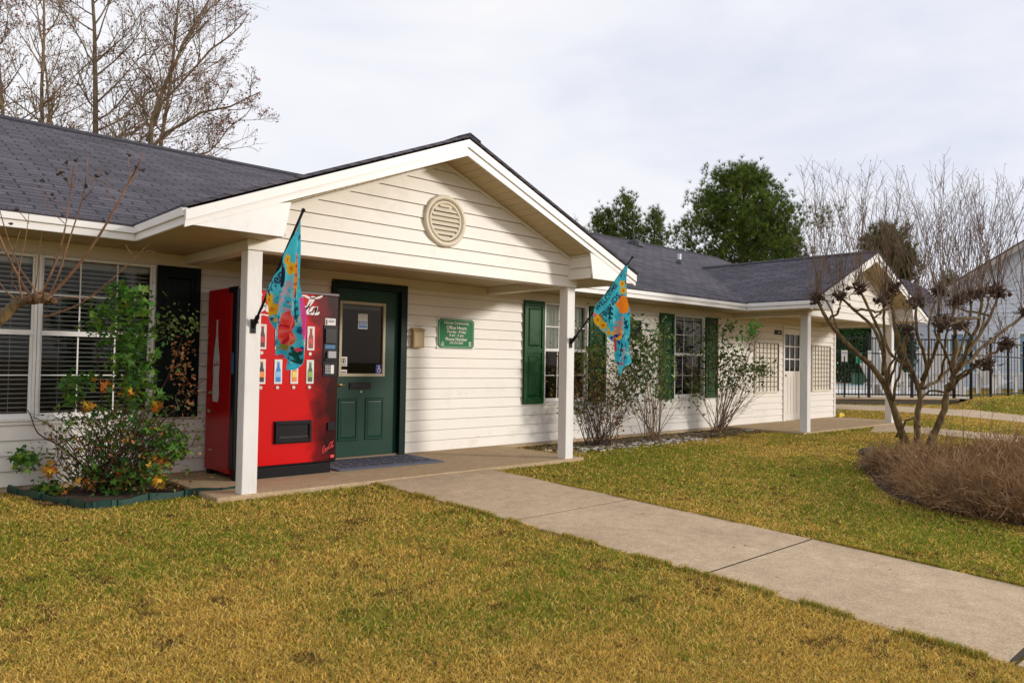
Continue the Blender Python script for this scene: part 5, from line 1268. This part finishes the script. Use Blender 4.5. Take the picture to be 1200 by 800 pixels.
wall_shrub(700, 522, .5, 'dense twiggy shrub with olive and rust foliage right of the porch post', [(652, 750, 425, 460), (665, 745, 450, 500), (655, 700, 412, 445)], 64, .006,
    [(og, [(690, 440, 40, 36, 190), (672, 465, 22, 24, 80), (710, 470, 30, 20, 60)], .024), ([(.07, .11, .02), (.10, .11, .03)], [(695, 420, 36, 36, 220), (675, 480, 20, 20, 60)], .026), (Rs, [(710, 500, 40, 18, 60)], .022)], 6, darkstem, bunch=.12)
wall_shrub(766, 517, .5, 'tall leggy rose bush with small dark leaves under the black plaque', [(728, 760, 385, 430), (770, 800, 410, 470), (715, 735, 420, 460), (745, 785, 380, 420)], 34, .0065,
    [(rg, [(745, 425, 22, 34, 230), (768, 410, 24, 34, 200), (735, 455, 16, 24, 110), (775, 450, 22, 26, 90), (738, 385, 7, 16, 36), (740, 400, 9, 20, 40), (715, 470, 16, 22, 50)], .034)], 5, name='rose_bush', flowers=((735, 376, .030), (763, 403, .012)))
wall_shrub(842, 506, .6, 'wide spreading rose bush with bright green shoots beside the second window', [(800, 830, 400, 470), (830, 860, 380, 430), (860, 905, 395, 450), (875, 890, 380, 395), (850, 900, 430, 470)], 60, .0065,
    [(rg, [(845, 420, 24, 24, 150), (830, 400, 22, 22, 100), (870, 432, 26, 18, 130), (855, 450, 26, 16, 80), (893, 432, 12, 10, 45), (820, 450, 16, 28, 70), (856, 385, 12, 10, 30)], .034), ([(.05, .20, .02), (.08, .24, .03)], [(884, 382, 8, 5, 26), (870, 396, 10, 8, 22), (880, 388, 8, 6, 16)], .034), (Rs, [(835, 430, 30, 30, 50)], .026)], 5, name='rose_bush', flowers=((838, 378, .018), (831, 397, .013)))

# ------------------------------------------------------------------ low bare shrubs on the right
def low_shrub(u, v, rad, h, n=270):
    h *= .82
    B = at_g(u, v); t = thing('bare_shrub', B, 'low tangled bare brown shrub in the mulch bed below the right crape myrtle', 'shrub', 'bare brown shrubs round the crape myrtle'); mb = MB()
    for _ in range(n):
        a = random.uniform(0, 6.283); rr = rad*math.sqrt(random.random()); o = B+Vector((rr*.55*math.cos(a), rr*.55*math.sin(a), -.02)); o.z = ground(o.x, o.y)
        hh = h*random.uniform(.35, 1.3)*(1.05-.5*(rr/rad)**2); d = Vector((math.cos(a)*rr/rad*.9+random.gauss(0, .25), math.sin(a)*rr/rad*.9+random.gauss(0, .25), 1.1))
        w = wander(o, d, hh*1.25, 5, .16, -.03); mb.tube(w, taper(random.uniform(.003, .0085), .0018, 6), 4, cap=False)
        for k in range(5):
            s = random.randrange(2, 6); dd = (w[s]-w[s-1]).normalized(); v_ = wander(w[s], dd+rnd_perp(dd)*.9, random.uniform(.06, .2), 2, .2, .02); mb.tube(v_, [.003, .0022, .0014], 3, cap=False)
    mb.build('stems', lowstem, t)
    pts = []
    for _ in range(420):
        a = random.uniform(0, 6.283); rr = rad*math.sqrt(random.random())*1.1; pts.append((B.x+rr*math.cos(a), B.y+rr*math.sin(a), B.z+h*random.uniform(.02, .95)*(1.05-.6*min(1, rr/rad)**2)))
    leaves('dry_leaves', pts, .028, [(.13, .075, .04), (.07, .04, .025), (.20, .12, .06), (.05, .03, .02)], t)
    return t
lowstem = mat('low_shrub_stems', (.16, .085, .038), .85, .5, 5, col2=(.42, .25, .11))
for u, v, rad, h in ((1046, 555, .42, .30), (1072, 560, .60, .36), (1092, 578, .58, .38), (1125, 596, .58, .44), (1172, 606, .58, .48), (1228, 612, .6, .5), (1110, 552, .8, .42), (1165, 560, .8, .46), (1225, 566, .75, .50), (1190, 540, .8, .42)): low_shrub(u, v, rad, h)
wsp = thing('bare_shrub', at_g(1150, 556), 'few tall wispy bare twigs standing above the low brown shrubs', 'shrub'); mb = MB(); seeds = []
for u, v, ut, vt in ((1135, 560, 1128, 478), (1150, 556, 1150, 452), (1160, 556, 1164, 470), (1178, 556, 1196, 490), (1120, 560, 1112, 500), (1190, 556, 1182, 500)):
    a = at_g(u, v); D = (a-CAMP).dot(FW); q = at_d(ut, vt, D); w = smoothpath([a, a.lerp(q, .5)+Vector((.03, .02, 0)), q], 4); mb.tube(w, taper(.004, .0016, len(w)), 3, cap=False)
    for k in range(9):
        s = random.randrange(3, len(w)); d = (w[s]-w[s-1]).normalized(); v2 = wander(w[s], d+rnd_perp(d)*.6, random.uniform(.08, .2), 2, .15, .1); mb.tube(v2, [.0025, .002, .0014], 3, cap=False)
mb.build('stems', lowstem, wsp)
# ================================================================== GRASS BLADES
def inside(poly, x, y):
    n = len(poly); c = np.zeros(len(x), bool); j = n-1
    for i in range(n):
        xi, yi = poly[i]; xj, yj = poly[j]
        with np.errstate(divide='ignore', invalid='ignore'):
            k = ((yi > y) != (yj > y)) & (x < (xj-xi)*(y-yi)/(yj-yi+1e-12)+xi)
        c ^= k; j = i
    return c
def vnoise(x, y, s, seed=0):
    x = x*s+seed*17.3; y = y*s+seed*9.1; xi = np.floor(x); yi = np.floor(y); fx = x-xi; fy = y-yi; fx = fx*fx*(3-2*fx); fy = fy*fy*(3-2*fy)
    h = lambda a, b: (np.sin(a*127.1+b*311.7+seed)*43758.5453) % 1
    return (h(xi, yi)*(1-fx)+h(xi+1, yi)*fx)*(1-fy)+(h(xi, yi+1)*(1-fx)+h(xi+1, yi+1)*fx)*fy
def lawn(n, dmin, dmax, wmul, hmul, lo=-.74, hi=.74):
    d = dmin*(dmax/dmin)**np.random.random(n)
    l = np.random.uniform(lo, hi, n)*d+np.random.uniform(-.3, .3, n)
    x = FH.x*d+LH.x*l; y = FH.y*d+LH.y*l
    keep = np.ones(n, bool)
    keep &= ~((x > 2.40) & (x < 6.95) & (y > 6.14)); keep &= ~((x > 12.70) & (x < 17.62) & (y > 6.14)); keep &= ~((y > 7.66) & (x < 17.45))
    jag = .025*(vnoise(x, y, 9, 5)-.5)+.012*(vnoise(x, y, 40, 2)-.5)
    pl = np.where(y > 2, 3.93+.045*(6.15-y), 4.117-.012*(2-y))
    keep &= ~((x > pl+jag+.012) & (x < pl+1.475-jag-.012) & (y < 6.14) & (y > .97)); keep &= ~((y < .975+jag) & (x > 4.12-(.965-y)*.31))
    for A, B in (sp1, sp2): keep &= ~inside([(p.x, p.y) for p in A]+[(p.x, p.y) for p in B[::-1]], x, y)
    bedL = [(p.x, p.y) for p in EDG]+[(2.45, 6.9), (2.45, 7.7), (1.2, 7.7)]; keep &= ~inside(bedL, x, y)
    bedC = smooth_loop([(p.x, p.y) for p in CR], 4); inC = inside(bedC, x, y); keep &= ~(inC & (np.random.random(n) < .97))
    bR = (x > 6.95) & (x < 13.1) & (y > 6.72+.18*(vnoise(x, y, 1.7, 4)-.5)); keep &= ~(bR & (np.random.random(n) < np.where(vnoise(x, y, 2.3, 9) > .5, .55, .9)))
    x, y, d = x[keep], y[keep], d[keep]; n = len(x)
    z = gnp(x, y)-.004
    big = vnoise(x, y, .55, 1)*.5+vnoise(x, y, 1.7, 2)*.3+vnoise(x, y, 6, 3)*.2
    fine = vnoise(x, y, 14, 6)
    # greener by the porch strip, beds and in patches
    near = np.exp(-np.clip(y-0, 0, 9)*0)
    g = (big-.55)*7+(fine-.5)*1.2+np.random.normal(0, .5, n)-.35
    g += 1.3*np.exp(-((y-6.05)/.35)**2)*(x > 6.8)+.9*np.exp(-((y-6.75)/.3)**2)*(x < 2.4)
    cx = sum(p.x for p in CR)/len(CR); cy_ = sum(p.y for p in CR)/len(CR); g += .5*(x > 5.5)+.9*np.exp(-(((x-cx)/3.0)**2+((y-cy_)/2.2)**2))
    g = 1/(1+np.exp(-g*1.6))
    straw = np.array([(.86, .59, .125), (.74, .49, .10), (.92, .68, .21), (.50, .32, .085)])[np.random.randint(0, 4, n)]
    green = np.array([(.22, .32, .025), (.30, .36, .035), (.15, .25, .022), (.36, .38, .05)])[np.random.randint(0, 4, n)]
    pick = (np.random.random(n) < g*.80)[:, None]
    c = np.where(pick, green, straw)*np.random.uniform(.6, 1.25, (n, 1))
    brown = (vnoise(x, y, 5.5, 8)*.6+vnoise(x, y, 17, 9)*.4 > .74) & (np.random.random(n) < .45); c = np.where(brown[:, None], np.array([[.15, .085, .04]])*np.random.uniform(.6, 1.3, (n, 1)), c)
    h = np.random.uniform(.008, .021, n)*hmul*(.7+.6*vnoise(x, y, 7, 11))*(1+.35*g); w = np.random.uniform(.0013, .0027, n)*np.clip(d/3.2, 1, 9)*wmul
    a = np.random.uniform(0, 2*np.pi, n); b = np.random.uniform(0, 2*np.pi, n); lean = np.random.uniform(.3, 2.4, n)*h
    P0 = np.stack([x-w*np.cos(a), y-w*np.sin(a), z], 1); P1 = np.stack([x+w*np.cos(a), y+w*np.sin(a), z], 1)
    M0 = np.stack([x+lean*.4*np.cos(b), y+lean*.4*np.sin(b), z+h*.75], 1); T = np.stack([x+lean*np.cos(b), y+lean*np.sin(b), z+h], 1)
    W = np.stack([w*np.cos(a)*.7, w*np.sin(a)*.7, np.zeros(n)], 1)
    V = np.stack([P0, P1, M0+W, M0-W, T], 1).reshape(-1, 3); I = np.arange(n)*5
    Fc = np.concatenate([np.stack([I, I+1, I+2], 1), np.stack([I, I+2, I+3], 1), np.stack([I+3, I+2, I+4], 1)])
    o = raw_mesh('grass', V, Fc, 3, grassm, np.repeat(c, 5, 0)); tag(o, kind='stuff'); return o
lawn(560000, 2.1, 12, 1., 1.)
lawn(150000, 12, 27, .8, 1.3, .05, .74)

# ragged tufts leaning over the path edges
def edge_tufts(n):
    t = np.random.random(n); y = 1.0+5.1*np.random.random(n)**1.3; left = np.random.random(n) < .6
    pl = np.where(y > 2, 3.92+.045*(6.15-y), 4.107-.012*(2-y)); clump = vnoise(y*3.1, left*5., 2.2, 3) > .42
    x = np.where(left, pl-np.abs(np.random.normal(0, .018, n)), pl+1.475+np.abs(np.random.normal(0, .018, n)))
    x, y, left = x[clump], y[clump], left[clump]; n = len(x); z = gnp(x, y)-.004
    h = np.random.uniform(.018, .046, n); w = np.random.uniform(.0012, .0024, n); a = np.random.uniform(0, 6.283, n); lx = np.where(left, 1, -1)*np.random.uniform(-.2, 1.1, n)*h; ly = np.random.normal(0, .5, n)*h
    W = np.stack([w*np.cos(a), w*np.sin(a), 0*w], 1); P = np.stack([x, y, z], 1); Mi = np.stack([x+lx*.35, y+ly*.4, z+h*.7], 1); T = np.stack([x+lx, y+ly, z+h], 1)
    V = np.stack([P-W, P+W, Mi+W*.7, Mi-W*.7, T], 1).reshape(-1, 3); I = np.arange(n)*5
    Fc = np.concatenate([np.stack([I, I+1, I+2], 1), np.stack([I, I+2, I+3], 1), np.stack([I+3, I+2, I+4], 1)])
    c = np.array([(.80, .53, .12), (.66, .42, .10), (.24, .32, .03), (.18, .26, .025)])[np.random.randint(0, 4, n)]*np.random.uniform(.6, 1.2, (n, 1))
    o = raw_mesh('grass', V, Fc, 3, grassm, np.repeat(c, 5, 0)); tag(o, kind='stuff')
edge_tufts(16000)

# ================================================================== POOL AREA AND FAR BUILDING
deckz = .31
F0, F1, F2, F3 = at_z(860, 464.5, deckz), at_z(1138, 467.6, deckz), at_z(1200, 463.4, deckz), at_z(1275, 459.5, deckz)
def beyond(p, k): q = Vector((p.x, p.y, 0)); return Vector((q.x+FH.x*k, q.y+FH.y*k, deckz))
dmat = mat('pool_deck_concrete', (.50, .42, .30), .9, .08, .8)
mb = MB(); fr_ = [F0, at_z(1118, 466.8, deckz), F1, F2, F3]; bk = [beyond(p, 22) for p in fr_]
for i in range(len(fr_)-1): mb.add([tuple(fr_[i]), tuple(fr_[i+1]), tuple(bk[i+1]), tuple(bk[i])], [(0, 1, 2, 3)])
o = mb.build('pool_deck', dmat, None); tag(o, kind='structure')
rw = thing('retaining_wall', at_z(1000, 465, 0), 'low dark retaining wall with pale cap under the black pool fence', 'wall')
mb = MB(); a, b = fr_[0], fr_[1]; d = (b-a).normalized(); nrm = Vector((d.y, -d.x, 0)); 
if nrm.dot(FH) > 0: nrm = -nrm
c = (a+b)/2; hl = (b-a).length/2
mb.obox((c.x+nrm.x*.10, c.y+nrm.y*.10, .13), d*hl, nrm*.09, (0, 0, .15)); mb.build('wall_face', dark_conc, rw)
mb = MB(); mb.obox((c.x+nrm.x*.09, c.y+nrm.y*.09, .300), d*hl, nrm*.13, (0, 0, .022)); mb.build('cap', concrete, rw)
pf = thing('pool_fence', F1, 'black metal picket fence round the swimming pool', 'fence')
def fence_run(pa, pb, posts, rails=(.10, 1.27, 1.70), pick=.105):
    d = (pb-pa); L = Vector((d.x, d.y, 0)).length; d = Vector((d.x, d.y, 0)).normalized(); n2 = Vector((-d.y, d.x, 0)); mb = MB()
    n = int(L/pick)
    for k in range(n+1):
        p = pa.lerp(pb, k/n); mb.obox((p.x, p.y, p.z+.90), d*.007, n2*.007, (0, 0, .84))
    mb.build('pickets', black, pf)
    for r in rails:
        mb = MB(); c = (pa+pb)/2; mb.obox((c.x, c.y, c.z+r), (pb-pa)/2, n2*.016, (0, 0, .018)); mb.build('rail', black, pf)
    for k in range(posts+1):
        p = pa.lerp(pb, k/posts); mb = MB(); mb.obox((p.x, p.y, p.z+.90), d*.032, n2*.032, (0, 0, .92)); mb.obox((p.x, p.y, p.z+1.83), d*.04, n2*.04, (0, 0, .012)); mb.build('post', black, pf)
fence_run(F0, fr_[1], 5); fence_run(fr_[1], F1, 1); fence_run(F1, F2, 3, pick=.36); fence_run(F2, F3, 3, pick=.36)
# signs on the fence
for u, v, w, h, m, lb in ((989.5, 417, .09, .16, whitep, 'white notice hung on the pool fence, left of the green one'), (1006.5, 419.5, .085, .15, mat('notice_green', (.02, .30, .18), .5), 'green and white notice on the pool fence'), (1019, 416.5, .05, .14, whitep, 'narrow white notice on the pool fence, right of the green one')):
    D = (F0.lerp(F1, .5)-CAMP).dot(FW)-.05; p = at_d(u, v, D); s = thing('notice', p, lb, 'sign', None); mb = MB(); mb.obox(p, LH*w*.95, FH*.006, (0, 0, h*1.0)); mb.build('board', m, s)
    mb = MB(); mb.obox(p-FH*.008+Vector((0, 0, h*.55)), LH*w*.8, FH*.002, (0, 0, h*.18)); mb.build('heading', whitep if m is not whitep else mat('heading_grey', (.35, .38, .42), .5), s)
    if u < 1008: mb = MB(); mb.tube([Vector((p.x, p.y, deckz)), Vector((p.x, p.y, p.z))], .02, 6); mb.build('post', black, s)
# pool coping and water
D1 = 27.5; z_ = deckz
def dk(u, D, z=z_): p = at_d(u, 430, D); return Vector((p.x, p.y, z))
mb = MB(); q = [dk(940, 30.5), dk(1130, 30.5), dk(1130, 34), dk(940, 34)]
for i in range(4):
    a, b = q[i], q[(i+1) % 4]; d = (b-a).normalized(); n2 = Vector((-d.y, d.x, 0)); mb.obox((a+b)/2+Vector((0, 0, .045)), (b-a)/2, n2*.16, (0, 0, .04))
o = mb.build('pool_coping', mat('coping_white', (.80, .80, .78), .5), None, origin=tuple(q[0])); tag(o, 'white coping rim of the swimming pool behind the black fence', 'pool rim')
mb = MB(); mb.add([tuple(p+Vector((0, 0, .012))) for p in (dk(940, 24.3), dk(1098, 24.3), dk(1098, 29), dk(940, 29))], [(0, 1, 2, 3)]); o = mb.build('pool_paving', bpy.data.materials['coping_white'], None); tag(o, kind='structure')
mb = MB(); mb.add([tuple(p+Vector((0, 0, .02))) for p in q], [(0, 1, 2, 3)]); wm = mat('pool_water', (.10, .38, .48), .05, .1, 2, .3, 3); o = mb.build('water', wm, None); tag(o, kind='structure')
# utility box
p = dk(1008, 37); ub = thing('utility_box', p, 'squat green utility box beyond the pool', 'box'); mb = MB(); mb.obox(p+Vector((0, 0, .27)), LH*.34, FH*.25, (0, 0, .27)); gbm = mat('utility_green', (.04, .14, .07), .5); mb.build('body', gbm, ub, bevel=.03); mb = MB(); mb.obox(p+Vector((0, 0, .565)), LH*.37, FH*.28, (0, 0, .025)); mb.build('lid', gbm, ub, bevel=.02)
# white chairs
def pool_chair(u, D, rz, label, s=1.):
    p = dk(u, D); t = thing('pool_chair', p, label, 'chair', 'white chairs round the pool'); t.rotation_euler = (0, 0, 0)
    ca, sa = math.cos(rz), math.sin(rz); T_ = lambda x, y, z: (p.x+(x*ca-y*sa)*s, p.y+(x*sa+y*ca)*s, p.z+z*s); V3 = lambda x, y, z: Vector((x*ca-y*sa, x*sa+y*ca, z))*s
    mb = MB()
    for k in range(6):
        x = -.26+k*.104; h = .84+.10*math.cos((k-2.5)*.5); mb.obox(T_(x, .28+.10, .30+h*.5), V3(.043, 0, 0), V3(0, .012, 0), V3(0, .20, h*.5))
    mb.build('backrest', whitep, t); mb = MB()
    for k in range(6): mb.obox(T_(0, -.30+k*.10, .40-k*.035), V3(.27, 0, 0), V3(0, .043, -.012), V3(0, 0, .012))
    mb.build('seat', whitep, t)
    for sx in (-.33, .33):
        mb = MB(); mb.obox(T_(sx, 0, .58), V3(.055, 0, 0), V3(0, .40, 0), V3(0, 0, .012)); mb.build('armrest', whitep, t)
        for sy, h in ((-.32, .57), (.32, .57)): mb = MB(); mb.obox(T_(sx*.93, sy, h/2), V3(.018, 0, 0), V3(0, .05, 0), V3(0, 0, h/2)); mb.build('leg', whitep, t)
for u, D, rz, lb in ((1106, 24.2, .6, 'white slatted pool chair nearest the building side, left of the thick fence post'), (1168, 25.6, .9, 'white slatted pool chair between the right fence posts'), (1186, 27, .2, 'white slatted pool chair at the right, partly behind the last posts'), (1060, 24.0, -.4, 'white slatted pool chair behind the far porch post'), (1090, 25.0, 2.2, 'white slatted pool chair turned sideways behind the myrtle trunk')): pool_chair(u, D, rz, lb, 1.22)
# folded lounge chair (leaning A shape)
p = dk(1022, 24.0); lc = thing('lounge_chair', p, 'white lounge chair with steep raised back behind the fence, left of the far porch post', 'chair', None)
mb = MB(); mb.obox(p+Vector((0, 0, .55))-LH*.05, LH*.05+Vector((0, 0, -.10)), FH*.30, Vector((0, 0, .52))-LH*.26); mb.build('backrest', whitep, lc)
mb = MB(); mb.obox(p+Vector((0, 0, .36))+LH*.42, LH*.50, FH*.30, (0, 0, .03)); mb.build('seat', whitep, lc)
for sx, sy in ((-.1, .28), (.8, .28), (-.1, -.28), (.8, -.28)): mb = MB(); mb.obox(p+LH*sx+FH*sy+Vector((0, 0, .18)), LH*.025, FH*.025, (0, 0, .18)); mb.build('leg', whitep, lc)

# big pale building beyond the pool
bb = thing('grey_gabled_building', dk(1067, 36), 'large pale grey sided building with steep gable beyond the pool fence', 'building')
o0 = dk(1067, 36, .2); ax = (LH*.86-FH*.51).normalized(); nx = Vector((-ax.y, ax.x, 0)); nx = -nx if nx.dot(FH) > 0 else nx   # nx towards us
bsid = mat('grey_building_siding', (.64, .68, .76), .55, .04, .6)
P_ = lambda s, z, o: tuple(o0+ax*s+nx*o+Vector((0, 0, z-.2)))
Wd, He, Sl2 = 15., 5.0, .65
save = EXPO; EXPO = .2
holes2 = [(1.6, 2.8, 1.0, 2.9), (4.3, 6.3, 1.0, 2.9)]
eave0 = at_d(1067, 363, 36).z
mb = MB(); siding_wall(mb, 0, Wd, .2, eave0+Wd/2*Sl2, P_, holes2, clip=lambda z: (max(0, (z-eave0)/Sl2), min(Wd, Wd-(z-eave0)/Sl2))); mb.build('wall', bsid, bb)
back = -nx
mb = MB(); siding_wall(mb, 0, 14, .2, eave0, lambda s, z, o: tuple(o0+back*s-ax*o+Vector((0, 0, z-.2)))); mb.build('wall', bsid, bb)
EXPO = save
mb = MB(); mb.obox(o0+ax*.05+nx*.02+Vector((0, 0, eave0/2-.1)), ax*.07, nx*.05, (0, 0, eave0/2-.1)); mb.build('corner_trim', trim, bb)
mb = MB()
for s0, s1, m in ((-.55, Wd/2, 1), (Wd/2, Wd+.55, -1)):
    za, zb = (eave0-.55*Sl2, eave0+Wd/2*Sl2) if m == 1 else (eave0+Wd/2*Sl2, eave0-.55*Sl2)
    a, b = Vector(P_(s0, za, .55)), Vector(P_(s1, zb, .55)); mb.prism([a, b, b+Vector((0, 0, .10)), a+Vector((0, 0, .10))], back*14)
mb.build('roof', mat('grey_brown_shingle', (.13, .105, .09), .95, .2, 3), bb)
mb = MB()
for s0, s1, m in ((-.55, Wd/2, 1), (Wd/2, Wd+.55, -1)):
    za, zb = (eave0-.55*Sl2, eave0+Wd/2*Sl2) if m == 1 else (eave0+Wd/2*Sl2, eave0-.55*Sl2)
    a, b = Vector(P_(s0, za, .57)), Vector(P_(s1, zb, .57)); mb.prism([a, b, b-Vector((0, 0, .24)), a-Vector((0, 0, .24))], back*.04)
mb.build('rake_board', mat('grey_rake_board', (.42, .38, .36), .5), bb)
bg = mat('blue_grey_glass', (.20, .36, .50), .08, .1, .8)
for s0, s1, z0, z1 in holes2:
    mb = MB(); t_ = .08
    for a, b, c, d in ((s0, s0+t_, z0, z1), (s1-t_, s1, z0, z1), (s0, s1, z1-t_, z1), (s0, s1, z0, z0+t_), ((s0+s1)/2-.03, (s0+s1)/2+.03, z0, z1), (s0, s1, (z0+z1)/2-.03, (z0+z1)/2+.03)):
        mb.obox(P_((a+b)/2, (c+d)/2, .02), ax*((b-a)/2), nx*(.04+.002*random.random()), (0, 0, (d-c)/2))
    w = mb.build('window', trim, bb); mb = MB(); mb.quad(P_(s0, z0, -.02), P_(s1, z0, -.02), P_(s1, z1, -.02), P_(s0, z1, -.02)); mb.build('pane', bg, w)
# low dark roof wedge seen right of the far gable
lr = thing('pool_house', dk(1076, 33), 'small pool house with dark roof seen behind the far porch gable', 'building')
a = at_d(1062, 352, 33); mb = MB(); R1 = at_d(1056, 326, 35); R2 = at_d(1086, 338, 35); E1, E2 = at_d(1050, 352, 32.5), at_d(1098, 354, 32.5)
mb.prism([E1, E2, R2, R1], (0, 0, -.06)); mb.build('roof', mat('pool_house_shingle', (.085, .075, .10), .95, .2, 3), lr)
mb = MB(); c = (E1+E2)/2; w0, w1 = Vector((E1.x, E1.y, 0)), Vector((E2.x, E2.y, 0)); mb.prism([w0+FH*.8, w0.lerp(w1, .62)+FH*.8, w0.lerp(w1, .62)+FH*.8+Vector((0, 0, E1.z-.02)), w0+FH*.8+Vector((0, 0, E1.z-.02))], FH*1.4); mb.build('wall', mat('pool_house_siding', (.60, .58, .55), .6, .05, 2), lr)

# ================================================================== LIGHT
world = bpy.data.worlds.new('World'); scene.world = world; world.use_nodes = True; nt = world.node_tree; NW, LW = nt.nodes, nt.links
sd = Vector((.85, -1.0, .345)).normalized(); elev = math.asin(sd.z)
bgn = NW['Background']; sky = NW.new('ShaderNodeTexSky'); sky.sky_type = 'NISHITA'; sky.sun_disc = False; sky.sun_elevation = elev; sky.sun_rotation = math.atan2(sd.x, sd.y); sky.air_density = 1; sky.dust_density = 2
tc = NW.new('ShaderNodeTexCoord'); mp = NW.new('ShaderNodeMapping'); mp.inputs['Scale'].default_value = (1, 1, 2.6); mp.inputs['Rotation'].default_value = (0, .2, .5)
LW.new(tc.outputs['Generated'], mp.inputs['Vector'])
nz = NW.new('ShaderNodeTexNoise'); nz.inputs['Scale'].default_value = 1.9; nz.inputs['Detail'].default_value = 8; nz.inputs['Roughness'].default_value = .52; nz.inputs['Distortion'].default_value = .4; LW.new(mp.outputs[0], nz.inputs['Vector'])
cr = NW.new('ShaderNodeValToRGB'); e = cr.color_ramp.elements; e[0].position = .33; e[0].color = (.73, .76, .88, 1); e[1].position = .68; e[1].color = (.98, .965, .97, 1); e.new(.50).color = (.88, .885, .94, 1)
LW.new(nz.outputs['Fac'], cr.inputs['Fac'])
scl = NW.new('ShaderNodeVectorMath'); scl.operation = 'SCALE'; scl.inputs['Scale'].default_value = 10; LW.new(cr.outputs[0], scl.inputs[0])
mxw = NW.new('ShaderNodeMixRGB'); mxw.inputs['Fac'].default_value = .90; LW.new(sky.outputs[0], mxw.inputs['Color1']); LW.new(scl.outputs[0], mxw.inputs['Color2']); LW.new(mxw.outputs[0], bgn.inputs['Color']); bgn.inputs['Strength'].default_value = .10
sl = bpy.data.lights.new('sun', 'SUN'); sl.energy = 2.0; sl.angle = math.radians(8); sl.color = (1, .935, .85); so = bpy.data.objects.new('sun', sl); COL.objects.link(so)
so.rotation_euler = sd.to_track_quat('Z', 'Y').to_euler()
scene.view_settings.view_transform = 'Standard'; scene.view_settings.look = 'None'; scene.view_settings.exposure = .15; scene.view_settings.gamma = 1; scene.view_settings.use_curve_mapping = False
scene.cycles.max_bounces = 6; scene.cycles.diffuse_bounces = 4; scene.cycles.transparent_max_bounces = 12; scene.cycles.caustics_reflective = False; scene.cycles.caustics_refractive = False
scene.cycles.use_denoising = True
